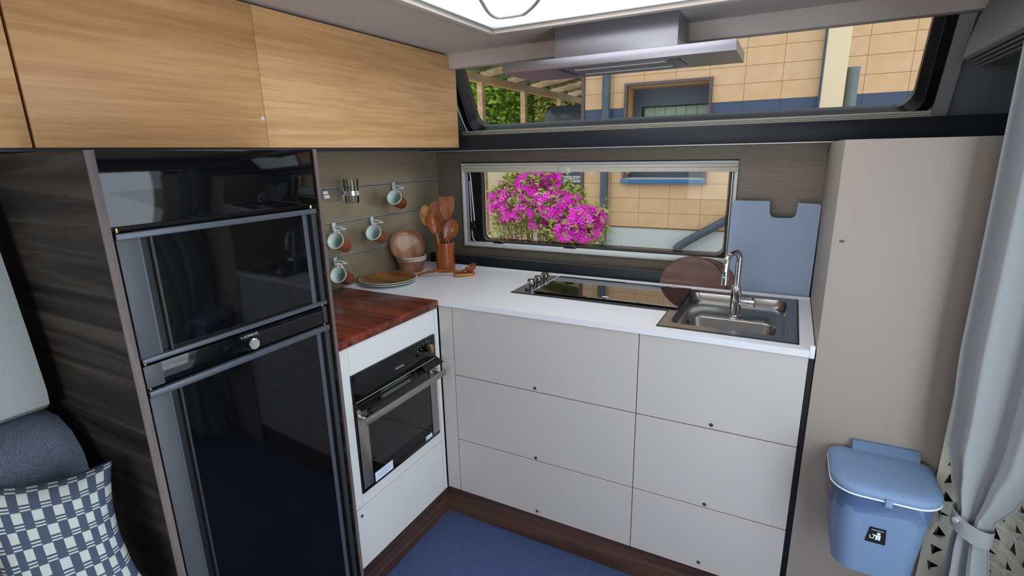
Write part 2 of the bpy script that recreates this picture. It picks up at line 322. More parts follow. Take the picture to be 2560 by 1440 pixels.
b = B(); b.box(.595, 1.367, -.400, -.390, 1.680, 1.712, .0015).box(.595, 1.367, -.150, -.140, 1.680, 1.705).box(.595, .605, -.39, -.15, 1.680, 1.71).box(1.357, 1.367, -.39, -.15, 1.680, 1.71).box(.605, 1.357, -.39, -.15, 1.695, 1.710).box(.605, .79, -.39, -.15, 1.680, 1.695).box(1.20, 1.357, -.39, -.15, 1.680, 1.695).box(.79, 1.2, -.39, -.365, 1.680, 1.695)
part('canopy', b, hoodm, hd)
part('filter_panel', B().box(.80, 1.19, -.362, -.155, 1.684, 1.694, .003).box(.83, 1.16, -.335, -.19, 1.680, 1.686, .002), 'filter', hd)
part('lamp_strip', B().box(.84, 1.15, -.325, -.31, 1.6785, 1.682).box(.84, 1.15, -.215, -.20, 1.6785, 1.682), 'alu_white', hd)
# ==================================================================== OVERHEAD LOCKERS
XO = .234
def locker(name, label, y0, y1, doors):
    t = thing(name, label, 'cabinet', (.1, (y0+y1)/2, 1.432), 'oak overhead lockers on the left wall')
    part('body', B().box(.001, XO-.020, y0+.001, y1-.001, 1.428, 1.803), 'navy_trim', t, False)
    for a, c in doors:
        d = part('door', B().box(XO-.018, XO, a, c, 1.434, 1.801, .0015), oak, t)
        yield t, d
L1 = list(locker('wall_cabinet', 'long oak overhead locker above the fridge reaching the upper window', -1.643, -.153, [(-1.643, -1.1185), (-1.1178, -.153)]))
part('lock', B().cyl((XO-.001, -1.129, 1.512), (XO+.003, -1.129, 1.512), .0055, 16, bev=.001), 'alu_white', L1[0][1])
L2 = list(locker('wall_cabinet', 'oak overhead locker cut by the left picture edge above the seat', -2.6, -1.648, [(-2.6, -1.648)]))
part('underside', B().box(.001, XO-.004, -2.6, -.154, 1.4265, 1.4335), 'navy_trim', L1[0][0], False)

# ==================================================================== FRIDGE UNIT
XF = .478
fc = thing('fridge_cabinet', 'tall dark wood cabinet carcass around the black fridge', 'cabinet', (.24, -1.42, 0))
part('side_panel', B().box(.001, XF-.001, -1.672, -1.657, 0, 1.425, .0005, 1), darkwood, fc)
part('front_edge', B().box(XF-.001, XF+.002, -1.672, -1.657, 0, 1.425), darkedge, fc)
part('side_panel', B().box(.001, XF-.001, -1.184, -1.174, 0, 1.425), darkwood, fc)
part('front_edge', B().box(XF-.001, XF+.002, -1.184, -1.174, 0, 1.425), darkedge, fc)
part('fascia', B().box(.40, XF-.002, -1.657, -1.184, 1.290, 1.425, .001), 'fridge_gloss', fc, label='black gloss fascia above the fridge')
part('back_board', B().box(.001, .40, -1.656, -1.185, .0, .08), 'black', fc, False)
fr = thing('refrigerator', 'black glossy two-door fridge freezer with a round silver control knob', 'refrigerator', (.24, -1.42, .08))
part('body', B().box(.02, .44, -1.654, -1.187, .08, 1.286), 'black', fr, False)
ya, yb = -1.651, -1.193
def fdoor(name, z0, z1, bars):
    d = part(name, B().box(.44, .462, ya, yb, z0, z1), 'black', fr, False)
    # slightly bowed glass
    ny, nz = 14, 14; loops = []
    for j in range(nz+1):
        zt = j/nz; row = []
        for i in range(ny+1):
            yt = i/ny; row.append((.470 + .0045*(1-(2*yt-1)**2)*(1-.35*(2*zt-1)**2), ya+.064+(yb-ya-.104)*yt, z0+.012+(z1-z0-.024)*zt))
        loops.append(row)
    part('glass_panel', B().loft(loops, False, False, False), 'fridge_gloss', d, ang=1.2)
    part('grip_strip', B().box(.462, .474, ya, ya+.036, z0, z1, .001), 'fridge_strip', d)
    part('grip_strip', B().box(.462, .474, yb-.014, yb, z0, z1, .001), 'fridge_frame', d)
    part('grip_lip', B().box(.462, .4725, ya+.036, ya+.042, z0+.004, z1-.004, .0008, 1), 'fridge_bar', d)
    part('grip_lip', B().box(.462, .4715, ya+.059, ya+.064, z0+.004, z1-.004, .0008, 1), 'fridge_frame', d)
    part('grip_lip', B().box(.462, .4715, yb-.041, yb-.028, z0+.004, z1-.004, .0008, 1), 'fridge_bar', d)
    for a, c in bars: part('bar', B().box(.462, .478, ya, yb, a, c, .0015), 'fridge_bar', d)
    return d
fdoor('freezer_door', 1.030, 1.278, [(1.266, 1.278), (1.024, 1.034)])
fdoor('fridge_door', .10, .964, [(.952, .966)])
cp = part('control_panel', B().box(.44, .472, ya, yb, .972, 1.018, .001), 'fridge_gloss', fr)
part('end_cap', B().box(.46, .4735, ya, ya+.034, .972, 1.018, .001), 'fridge_strip', cp); part('end_cap', B().box(.46, .4735, yb-.013, yb, .972, 1.018, .001), 'fridge_frame', cp)
part('knob', B().cyl((.472, -1.419, .988), (.482, -1.419, .988), .0135, 28, bev=.0015), 'chrome', cp, label='round silver control knob')
text('brand_lettering', '∿ DOMETIC', .0085, 'print_light', cp, (.4724, -1.423, 1.0085), (0, 1, 0), (0, 0, 1))
for y, z in ((ya+.008, 1.283), (ya+.008, 1.021), (ya+.008, .969), (yb-.007, 1.283), (yb-.007, 1.021), (yb-.007, .969)):
    part('hinge_pin', B().cyl((.466, y, z-.004), (.466, y, z+.004), .003, 10), 'brass', fr)
# ==================================================================== OVEN UNIT
XV = .4635
oc = thing('oven_cabinet', 'white panelled base cabinet holding the built-in oven', 'cabinet', (.23, -.94, .128))
oy0, oy1, oz0, oz1 = -1.128, -.722, .388, .783
part('body', B().box(.02, XV-.20, -1.17, -.70, .128, .868), 'gap_dark', oc, False)
b = B(); b.box(XV-.016, XV, -1.172, oy0-.001, .346, .872, .001, 1).box(XV-.016, XV, oy1+.001, -.7115, .346, .872, .001, 1).box(XV-.016, XV, oy0-.001, oy1+.001, .346, oz0-.001).box(XV-.016, XV, oy0-.001, oy1+.001, oz1+.001, .872)
part('front_frame', b, 'oven_panel', oc)
dr = part('drawer_front', B().box(XV-.016, XV, -1.172, -.7115, .130, .343, .001, 1), 'oven_panel', oc)
part('lock', B().cyl((XV, -1.141, .317), (XV+.003, -1.141, .317), .005, 14, bev=.001), 'lock_grey', dr)
part('filler_strip', B().box(XV-.016, XV, -.709, -.690, .130, .872, .001, 1), 'oven_panel', oc)
ov = thing('oven', 'built-in black glass oven with a steel bar handle', 'oven', (.3, -.925, oz0))
part('cavity', B().box(XV-.20, XV-.195, oy0+.06, oy1-.06, .41, .66).box(XV-.20, XV-.03, oy0+.05, oy0+.06, .41, .66).box(XV-.20, XV-.03, oy1-.06, oy1-.05, .41, .66).box(XV-.20, XV-.03, oy0+.05, oy1-.05, .40, .41).box(XV-.20, XV-.03, oy0+.05, oy1-.05, .66, .67), 'oven_cavity', ov, False)
pc = part('control_panel', B().box(XV-.01, XV+.006, oy0, oy1, .693, oz1, .0015), 'oven_gloss', ov)
part('trim_line', B().box(XV+.006, XV+.0065, oy0+.004, oy1-.004, .694, .6955), 'alu_satin', pc, False)
kn = part('knob', B().cyl((XV+.006, -.772, .748), (XV+.018, -.772, .748), .014, 20, bev=.001), 'oven_gloss', pc)
part('knob_grip', B().box(XV+.012, XV+.034, -.7785, -.7655, .733, .763, .003), 'brass', kn)
part('igniter_button', B().cyl((XV+.006, -.822, .737), (XV+.013, -.822, .737), .0055, 14, bev=.001), 'oven_gloss', pc)
text('brand_lettering', 'THETFORD', .0085, 'print_light', pc, (XV+.0064, -.920, .733), (0, 1, 0), (0, 0, 1))
b = B()
for yy, zz_ in ((-.800, .752), (-.787, .768), (-.772, .773), (-.757, .768), (-.822, .752)): b.cyl((XV+.006, yy, zz_), (XV+.0064, yy, zz_), .002, 8)
part('dial_marks', b, 'print_light', pc, False)
part('visor', B().prism([(0, .690), (.034, .678), (.034, .681), (0, .697)], lambda u, v, d: Vector((XV+u, d, v)), oy0-.002, oy1+.006), 'oven_gloss', ov)
od = part('door', B().box(XV-.012, XV+.004, oy0, oy1, oz0, oz0+.022, .001).box(XV-.012, XV+.004, oy0, oy1, .648, .688, .001).box(XV-.012, XV+.003, oy0, oy0+.052, oz0+.022, .648).box(XV-.012, XV+.003, oy1-.045, oy1, oz0+.022, .648).box(XV-.012, XV+.003, oy0+.052, oy1-.045, oz0+.022, oz0+.062), 'oven_gloss', ov)
part('door_glass', B().box(XV-.002, XV+.0035, oy0+.05, oy1-.043, oz0+.06, .65), 'oven_glass', od, False)
part('steel_side', B().box(XV+.003, XV+.007, oy0+.006, oy0+.046, oz0+.014, .672, .001), 'oven_steel', od); part('steel_side', B().box(XV+.003, XV+.007, oy1-.042, oy1-.004, oz0+.014, .680, .001), 'oven_steel', od)
hn = part('handle', B().box(XV+.036, XV+.044, oy0+.002, oy1+.006, .631, .654, .0015), 'oven_steel', od)
for y in (oy0+.024, oy1-.022): part('handle_mount', B().cyl((XV+.006, y, .643), (XV+.037, y, .643), .009, 14), 'chrome', hn)
b = B()
for k in range(7): b.tube([(XV-.19, oy0+.075+k*.04, .52), (XV-.035, oy0+.075+k*.04, .52)], .0015, 6)
b.tube([(XV-.035, oy0+.062, .52), (XV-.035, oy1-.062, .52)], .002, 6); b.tube([(XV-.19, oy0+.062, .52), (XV-.19, oy1-.062, .52)], .002, 6)
b.tube([(XV-.04, oy0+.062, .47), (XV-.04, oy1-.062, .47)], .002, 6)
part('rack', b, 'chrome', ov)
b = B()
for k in range(12): b.cyl((XV-.04, oy0+.075+k*.0225, .47), (XV-.04, oy0+.075+k*.0225, .478), .0015, 6)
part('burner_pins', b, 'chrome', ov)
s1 = part('label_sticker', B().box(XV+.004, XV+.0045, -1.072, -.988, .396, .428), 'label_white', od, False, label='white paper notice sticker')
b = B()
for k, w_ in enumerate((.026, .06, .066, .05)): b.box(XV+.0045, XV+.0047, -1.03-w_/2, -1.03+w_/2, .4215-k*.006, .4225-k*.006)
part('printed_lines', b, 'label_ink', s1, False)
s2 = part('label_sticker', B().box(XV+.004, XV+.0045, -.808, -.770, .400, .415), 'label_white', od, False, label='small white energy sticker')
part('printed_lines', B().box(XV+.0045, XV+.0047, -.805, -.774, .4105, .4115).box(XV+.0045, XV+.0047, -.805, -.800, .401, .408), 'label_ink', s2, False)
tag(part('worktop_board', B().box(.001, .468, -1.171, -.6875, .873, .901, .003), mahogany), 'red-brown mahogany worktop board above the oven beside the fridge', 'worktop')

# ==================================================================== FRONT BASE UNITS
YD = -.6837
X0, XS, XT = .5219, 1.1926, 1.632
ZD = [(.131, .3535), (.3565, .6178), (.6207, .879)]
def base_unit(label, xa, xb, locks):
    t = thing('drawer_cabinet', label, 'cabinet', ((xa+xb)/2, -.4, .128), 'grey drawer units under the white worktop')
    part('body', B().box(xa, xb, YD+.018, -.16, .128, .75), 'gap_dark', t, False)
    for (z0, z1), (lx, lz) in zip(ZD, locks):
        d = part('drawer', B().box(xa+.0012, xb-.0012, YD, YD+.016, z0, z1, .001, 1), 'drawer_grey', t)
        part('lock', B().cyl((lx, YD, lz), (lx, YD-.003, lz), .0055, 14, bev=.001), 'lock_grey', d)
base_unit('grey three-drawer base unit under the hob next to the oven', X0, XS, [(.853, .150), (.850, .367), (.849, .634)])
base_unit('grey three-drawer base unit under the sink next to the tall cabinet', XS, XT, [(1.409, .157), (1.412, .368), (1.412, .634)])
tag(part('corner_filler', B().box(XV+.001, X0-.0015, YD, YD+.016, .131, .879, .001, 1), 'drawer_grey'), 'narrow grey filler panel in the inner corner beside the oven cabinet', 'panel')
tag(part('shadow_strip', B().box(XT, 1.6445, YD+.004, -.12, .0, .879), 'black', None, False), 'black gap strip between the sink drawers and the tall cabinet', 'panel')
# worktop with a cut-out for the hob and sink
b = B(); zt0, zt1 = .881, .9
HXa, HXb, HXc = .664, 1.240, 1.601
b.box(.001, HXa, -.6875, -.158, zt0, zt1).box(HXc, 1.643, -.6875, -.158, zt0, zt1).box(HXa, HXb, -.6875, -.482, zt0, zt1).box(HXb, HXc, -.6875, -.645, zt0, zt1).box(HXa, HXc, -.190, -.158, zt0, zt1)
b.box(.001, 1.643, -.164, -.154, zt0, .9065, .002).box(1.630, 1.643, -.689, -.672, .879, .913, .003)
wt = tag(part('worktop', b, 'worktop_white', None), 'white worktop running from the cup wall to the tall cabinet', 'worktop')
# tall cabinet
tc = thing('tall_cabinet', 'tall beige-grey cabinet with a plain door right of the sink', 'cabinet', (1.8, -.34, 0))
part('body', B().box(1.646, 1.955, -.668, -.001, 0, 1.4195, .001, 1), 'tall_grey', tc)
td = part('door', B().box(1.646, 1.955, YD-.001, -.6665, .02, 1.4195, .0015), 'tall_grey', tc)
part('lock', B().box(1.662, 1.673, YD-.0025, YD-.0005, 1.183, 1.188, .001), 'lock_grey', td)
# ==================================================================== HOB AND SINK
hs = thing('hob_and_sink', 'steel hob and sink unit with a black glass lid set into the worktop', 'sink', (1.13, -.40, .9))
b = B()
for (a0, a1, c0, c1) in ((HXa-.003, HXb, -.489, -.165), (HXb-.0, HXc+.003, -.650, -.165)): b.box(a0, a1, c0, c1, .8995, .9015) if False else None
zt = .9035
out = [(HXa-.004, -.188), (HXa-.004, -.488), (HXb-.004, -.488), (HXb-.004, -.650), (HXc+.004, -.650), (HXc+.004, -.188)]
def strip(b, pts, w, z0, z1):
    n = len(pts)
    for i in range(n):
        (xa, ya_), (xb, yb_) = pts[i], pts[(i+1) % n]
        b.box(min(xa, xb)-w, max(xa, xb)+w, min(ya_, yb_)-w, max(ya_, yb_)+w, z0, z1, .0008, 1)
b = B(); strip(b, out, .0022, .898, .9028); part('gasket', b, 'black', hs)
b = B(); b.box(HXa-.002, 1.262, -.486, -.190, .897, zt).box(HXb-.002, 1.262, -.648, -.486, .897, zt).box(1.262, HXc+.002, -.648, -.612, .897, zt).box(1.575, HXc+.002, -.612, -.190, .897, zt).box(1.262, 1.575, -.222, -.190, .897, zt)
part('steel_frame', b, steel, hs)
def R(x0, x1, y0, y1, r, z): return [(x, y, z) for x, y in rr(x0, x1, y0, y1, r, 8)]
b = B(); b.loft([R(1.262, 1.575, -.612, -.222, .004, zt), R(1.264, 1.573, -.610, -.224, .03, zt-.001), R(1.267, 1.570, -.607, -.227, .035, .884), R(1.271, 1.566, -.603, -.231, .035, .876),
    R(1.290, 1.551, -.592, -.415, .04, .875), R(1.293, 1.548, -.589, -.418, .04, .871), R(1.300, 1.540, -.582, -.425, .045, .80), R(1.315, 1.525, -.567, -.440, .045, .785)], False, True)
part('basin', b, steel, hs, ang=.9)
part('drain', B().cyl((1.42, -.50, .785), (1.42, -.50, .788), .022, 24, bev=.001), 'chrome', hs)
for q in ((1.585, 1.587, -.61, -.22), (1.592, 1.594, -.61, -.22), (1.29, 1.55, -.208, -.205), (1.249, 1.254, -.60, -.50), (1.36, 1.46, -.632, -.629)):
    part('groove', B().box(*q, .9035, .9044), 'filter', hs, False)
lid = part('glass_lid', B().box(.742, 1.262, -.468, -.212, .906, .9115, .001, 1), 'hob_glass', hs)
part('lid_edge', B().box(.7400, .7425, -.466, -.212, .9035, .9125, .001, 1), 'alu_white', lid)
part('lid_edge', B().box(1.2555, 1.2645, -.468, -.214, .884, .9055, .001, 1), 'black', lid)
part('lid_strip', B().box(1.02, 1.17, -.222, -.217, .9115, .9120), 'filter', lid)
for x in (.80, 1.20): part('lid_hinge', B().cyl((x-.008, -.214, .910), (x+.008, -.214, .910), .0035, 10), 'chrome', lid)
part('lid_label', B().box(1.0, 1.022, -.452, -.440, .9115, .9118), 'label_white', lid, False)
for x, y in ((.7035, -.402), (.7045, -.342), (.7055, -.280)):
    k = part('hob_knob', B().cyl((x, y, .916), (x, y, .936), .0165, 28, bev=.003), 'chrome_dark', hs)
    part('knob_stem', B().cyl((x, y, .9035), (x, y, .917), .0095, 18), 'chrome_dark', k)
part('igniter_button', B().cyl((.703, -.447, .9035), (.703, -.447, .911), .005, 14, bev=.001), 'black_rubber', hs)
# faucet
FX, FY = 1.425, -.375
fa = thing('faucet', 'chrome mixer tap with an angled swivel spout over the sink', 'faucet', (FX, FY, .876))
part('body', B().cyl((FX, FY, .876), (FX, FY, .880), .021, 28).cyl((FX, FY, .879), (FX, FY, .978), .0165, 28, bev=.002), 'chrome', fa)
sp = [(FX, FY, .97), (FX, FY, 1.05), (FX, FY, 1.074), (FX-.003, FY-.008, 1.086), (FX-.010, FY-.028, 1.090), (FX-.022, FY-.064, 1.086), (FX-.027, FY-.078, 1.080), (FX-.029, FY-.085, 1.066), (FX-.030, FY-.088, 1.04), (FX-.030, FY-.089, 1.022)]
part('spout', B().tube(catmull(sp, 5), .0098, 16), 'chrome', fa)
part('aerator', B().cyl((FX-.030, FY-.089, 1.024), (FX-.030, FY-.089, .998), .0112, 18, bev=.001), 'chrome', fa)
lv = part('lever_arm', B().cyl((FX, FY, .926), (FX+.040, FY-.006, .926), .011, 20, bev=.001), 'chrome', fa)
part('lever', B().cyl((FX+.038, FY-.006, .926), (FX+.058, FY-.009, .926), .0125, 20, bev=.002).cyl((FX+.050, FY-.008, .930), (FX+.050, FY-.014, .944), .004, 10), 'chrome', lv)
# ==================================================================== THINGS LEANING IN THE BACK SLOT
def disc(name, label, c, r, th, n, mat, group):
    q = Vector(n).to_track_quat('Z', 'Y').to_matrix()
    return tag(part(name, B().lathe([(0, -th/2), (r-.003, -th/2), (r, -th/2+.003), (r, th/2-.003), (r-.003, th/2), (0, th/2)], c, q, 56), mat), label, 'cutting board', group)
disc('round_board', 'dark brown round wooden board leaning at the front by the faucet', (1.252, -.1445, .897), .121, .010, (.04, -1, .10), roundW, 'round boards behind the hob')
disc('round_board', 'dark brown round wooden board half hidden behind the other round board', (1.292, -.131, .893), .119, .010, (.04, -1, .08), roundW, 'round boards behind the hob')
b = B(); pl = [(1.362, .79), (1.640, .79), (1.643, 1.213), (1.637, 1.219), (1.574, 1.221), (1.572, 1.183), (1.566, 1.172), (1.556, 1.168), (1.508, 1.168), (1.496, 1.172), (1.490, 1.183), (1.487, 1.225), (1.372, 1.225), (1.366, 1.219)]
b.prism(pl, lambda u, v, d: Vector((u, d + .014*(v-.79)/.43, v)), -.1225, -.1135)
bo = tag(part('cover_board', b, 'board_grey', None, ang=.4), 'blue-grey worktop cover board with a notched top leaning behind the sink', 'board')
# ==================================================================== CROCKERY
def plate(name, label, z, rim):
    t = thing(name, label, 'plate', (.122, -.552, z), 'flat plates stacked on the worktop')
    p = [(0, .006), (.085, .006), (.112, .0125), (.1165, .014)]
    part('dish', B().lathe([(0, .006), (.08, .006), (.104, .0115), (.1145, .0150)], seg=64), plateW, t, local=True)
    part('underside', B().lathe([(.1145, .0150), (.1168, .0146), (.1155, .0125), (.105, .0085), (.075, .0), (0, .0)], seg=64), 'mint', t, local=True)
    return t
plate('plate', 'lower wood-look plate with pale underside beneath the top plate', .9005, 0); plate('plate', 'top wood-look plate with a pale rim on the plate stack', .9075, 0)
def bowl(label, mat4, group='wood-look bowls on the worktop'):
    t = thing('bowl', label, 'bowl', (0, 0, 0), group); t.matrix_world = mat4
    part('shell', B().lathe([(.0655, .0540), (.0645, .050), (.060, .038), (.048, .0), (0, .0)], seg=56), walnutR, t, local=True)
    part('inside', B().lathe([(0, .004), (.045, .004), (.058, .040), (.0630, .0545)], seg=56), walnutR, t, local=True)
    part('rim', B().lathe([(.0628, .0545), (.0645, .0555), (.0664, .0553), (.0668, .0538), (.0650, .0528)], seg=56), 'rim_white', t, local=True)
    return t
def dish(label, mat4):
    t = thing('dessert_bowl', label, 'bowl', (0, 0, 0), 'shallow bowls tilted against the slatted wall'); t.matrix_world = mat4
    part('shell', B().lathe([(.0748, .0200), (.0735, .016), (.066, .004), (.060, .0), (0, .0)], seg=56), 'rim_white', t, local=True)
    part('inside', B().lathe([(0, .004), (.055, .004), (.064, .0075), (.0705, .017), (.0728, .0212)], seg=56), walnutR, t, local=True)
    part('rim', B().lathe([(.0726, .0211), (.0735, .0222), (.0748, .0218), (.0750, .0198)], seg=56), walnutR, t, local=True)
    return t
for k, w_ in enumerate(('lowest wood-look bowl of the upright stack beside the plates', 'second bowl from the bottom of the upright bowl stack', 'third bowl from the bottom of the upright bowl stack', 'uppermost bowl of the upright bowl stack under the tilted bowls')):
    bowl(w_, Matrix.Translation((.074, -.338, .9005 + k*.0055)))
nrm = Vector((.60, -.52, .44)).normalized(); q4 = nrm.to_track_quat('Z', 'Y').to_matrix().to_4x4()
c0 = Vector((.085, -.372, 1.024))
for k, w_ in enumerate(('front shallow wood-look bowl of the tilted ones showing its inside', 'second of the tilted shallow bowls counted from the front one', 'third of the tilted shallow bowls counted from the front one', 'rearmost of the tilted shallow bowls nearest the slatted wall')):
    dish(w_, Matrix.Translation(c0 - nrm*(.020 + k*.0055)) @ q4)
# mugs and hooks
def hook(label, y, z):
    t = thing('wall_hook', label, 'hook', (0, y, z), 'pale plastic hooks on the slat rails')
    part('clip', B().box(.001, .008, -.009, .009, -.030, .004, .002), 'hook_grey', t, local=True)
    part('arm', B().tube([(.006, 0, -.012), (.030, .008, -.012), (.046, .022, -.022)], .0028, 8).tube([(.006, 0, -.026), (.026, .006, -.023), (.046, .022, -.022)], .0025, 8), 'hook_grey', t, local=True)
    return t
def mug(label, c, d):
    d = Vector(d).normalized(); t = thing('mug', label, 'mug', c, 'mugs hanging from the slat rails')
    q = (-d).to_track_quat('Z', 'Y').to_matrix()
    L = .082
    part('shell', B().lathe([(.0315, 0), (.0310, -.006), (.0245, -L+.003), (.0225, -L), (0, -L)], mat=q, seg=40), mugW, t, local=True)
    part('inside', B().lathe([(0, -L+.004), (.0225, -L+.005), (.0288, -.004), (.0298, .001)], mat=q, seg=40), 'mint', t, local=True)
    part('rim', B().lathe([(.0296, .0), (.0300, .0016), (.0320, .0016), (.0325, -.001), (.0315, -.003)], mat=q, seg=40), 'rim_white', t, local=True)
    up = (Vector((-.35, 0, 1)) - d*Vector((-.35, 0, 1)).dot(d)).normalized()
    part('handle', B().tube(catmull([up*.030 + d*.010, up*.047 + d*.012, up*.050 + d*.030, up*.042 + d*.048, up*.026 + d*.052], 5), .0035, 8), 'rim_white', t, local=True)
    return t
ax = (-.26, .86, -.42)
mug('wood-look mug hanging alone on the top slat rail', (.072, -.418, 1.235), ax)
mug('wood-look mug hanging on the middle rail touching the tilted bowls', (.072, -.562, 1.106), ax)
mug('wood-look mug hanging on the middle rail next to the fridge panel', (.072, -.764, 1.104), ax)
mug('wood-look mug hanging on the bottom rail just above the worktop', (.072, -.768, .975), ax)
hook('pale hook holding the mug on the top rail', -.340, SL[0]); hook('pale hook holding the mug near the tilted bowls', -.492, SL[1]); hook('pale hook holding the upper mug by the fridge panel', -.703, SL[1]); hook('pale hook holding the lowest mug by the fridge panel', -.714, SL[2])
t = thing('rail_clip', 'small white empty clip on the top rail beside the fridge panel', 'clip', (0, -.727, SL[0]))
part('clip', B().box(.001, .010, -.012, .010, -.018, -.006, .002), 'rim_white', t, local=True); part('clip_foot', B().box(.001, .016, -.012, .012, -.034, -.020, .003), 'rim_white', t, local=True)
# tumbler in its holder
t = thing('tumbler_holder', 'steel ring holder clipped to the top slat rail', 'holder', (.0, -.640, 1.27))
part('bracket', B().box(.001, .006, -.014, .014, -.030, .020, .002).box(.005, .022, -.006, .006, -.008, .006, .001), 'tumbler_steel', t, local=True)
b = B(); b.lathe([(.0292, -.009), (.0292, .009), (.0312, .009), (.0312, -.009), (.0292, -.009)], (.052, 0, 0), seg=40); part('ring', b, 'tumbler_steel', t, local=True)
tag(part('glass_tumbler', B().lathe([(0, 1.232), (.0245, 1.232), (.0265, 1.236), (.0286, 1.322), (.0272, 1.322), (.025, 1.242), (0, 1.240)], (.052, -.640, 0), seg=40), 'tumbler_glass'), 'clear glass tumbler standing in the steel ring holder', 'tumbler')
# ==================================================================== UTENSILS
HC = Vector((.217, -.277, .9))
tag(part('utensil_holder', B().lathe([(0, .0005), (.040, .0005), (.0418, .003), (.0412, .06), (.0415, .128), (.0400, .130), (.0370, .129), (.0365, .012), (0, .012)], HC, seg=48), utens), 'red-brown wooden cylinder holding the cooking utensils', 'utensil holder')
def utensil(name, label, base, neck, tip, width, depth, mat, kind='spoon', holes=False, toward=None):
    """handle from base to neck, head from neck to tip"""
    base, neck, tip = Vector(base), Vector(neck), Vector(tip)
    t = thing(name, label, 'utensil', base, 'wooden utensils in the cylinder')
    part('handle', B().tube(catmull([base, base.lerp(neck, .5), neck, neck.lerp(tip, .12)], 5), [.0055]*11+[.006, .0065, .007, .0075, .007] if False else .0062, 10), mat, t)
    d = (tip-neck).normalized(); tw = Vector(toward) if toward else (CAM - tip).normalized(); side = d.cross(tw).normalized(); nn = side.cross(d).normalized(); L = (tip-neck).length
    if kind == 'spoon':
        N, K = 15, 12; top, bot = [], []
        for i in range(N):
            u = i/(N-1); w = width*(sin(pi*min(u*1.0, 1))**.55)*(.80+.30*u) if 0 < u < 1 else .004
            rowt, rowb = [], []
            for k in range(K+1):
                s = -1 + 2*k/K; h = -depth*(1-s*s)*sin(pi*u)
                p = neck + d*(L*u) + side*(w*s) + nn*h
                rowt.append(p); rowb.append(p - nn*.0045*(1-.6*abs(s)))
            top.append(rowt); bot.append(rowb)
        b = B(); b.loft([r1 + r2[::-1] for r1, r2 in zip(top, bot)]); part('head', b, mat, t, ang=1.1)
        if holes:
            b = B()
            for i in range(-3, 4):
                for j in range(-3, 4):
                    if i*i+j*j < 11:
                        s = i*.21; u = .55 + j*.085; p = neck + d*(L*u) + side*(width*s) + nn*(-depth*(1-s*s)*sin(pi*u)+.0006)
                        b.cyl(p, p + nn*.0004, .0016, 6)
            part('holes', b, 'gap_dark', t, False)
    else:
        pts = [(-.30, 0), (-.95, .38), (-1.0, 1.0), (.92, 1.0), (1.0, .90), (1.0, .55), (.30, 0)] if kind == 'spatula' else [(-.25, 0), (-.85, .25), (-1, .6), (-.85, .9), (-.3, 1.0), (.8, .95), (.9, .3), (.25, 0)]
        part('head', B().prism(pts, lambda u, v, e: neck + d*(L*v) + side*(u*width) + nn*(e + .012*(v-.3)**2), -.003, .003), mat, t)
    return t
cb = lambda dx, dy: HC + Vector((dx, dy, .014))
utensil('slotted_spoon', 'light wooden spoon pierced with small holes, leaning left in the cylinder', cb(.012, -.016), (.152, -.272, 1.082), (.122, -.285, 1.190), .0345, .012, utensL, holes=True)
utensil('spatula', 'wooden spatula with a square slanted top, highest in the cylinder', cb(.005, .02), (.203, -.228, 1.118), (.188, -.205, 1.222), .034, 0, utens, 'spatula')
utensil('turner', 'dark wooden turner behind the pierced spoon in the cylinder', cb(.02, .01), (.170, -.242, 1.10), (.148, -.230, 1.202), .034, 0, utens, 'turner')
utensil('serving_spoon', 'dark wooden spoon with a shiny bowl, in front in the cylinder', cb(.0, -.020), (.188, -.292, 1.060), (.168, -.288, 1.162), .0310, .014, utens)
utensil('wooden_spoon', 'wooden spoon leaning right towards the window in the cylinder', cb(-.018, .0), (.215, -.262, 1.034), (.246, -.235, 1.126), .0340, .007, utens)
# ladle on its rest
rs = tag(part('spoon_rest', B().loft([[(x, y, .9005) for x, y in rr(-.043, .043, -.021, .021, .012)], [(x, y, .9085) for x, y in rr(-.046, .046, -.0235, .0235, .014)], [(x, y, .9125) for x, y in rr(-.045, .045, -.0225, .0225, .014)], [(x*.8, y*.7, .909) for x, y in rr(-.045, .045, -.0225, .0225, .014)]]), restW), 'small light wooden spoon rest lying before the utensil cylinder', 'spoon rest')
rs.location += Vector((.345, -.325, 0)); rs.rotation_euler = (0, 0, .80)
ld = thing('ladle', 'wooden ladle lying across the spoon rest on the worktop', 'ladle', (.33, -.33, .912))
hp = catmull([(.172, -.432, .909), (.200, -.408, .917), (.245, -.380, .925), (.290, -.352, .922), (.322, -.332, .917), (.343, -.318, .917)], 6)
part('handle', B().tube(hp, [.0050+.0016*sin(pi*k/(len(hp)-1)) + (.004*max(0, (k/(len(hp)-1)-.85))/.15) for k in range(len(hp))], 10), utens, ld)
qn = Vector((-.42, -.30, .85)).to_track_quat('Z', 'Y').to_matrix()
part('bowl', B().lathe([(0, -.022), (.012, -.0205), (.021, -.015), (.0265, -.004), (.0275, .004), (.0255, .004), (.022, -.008), (.012, -.0165), (0, -.018)], (.362, -.303, .937), qn, 32), utens, ld)
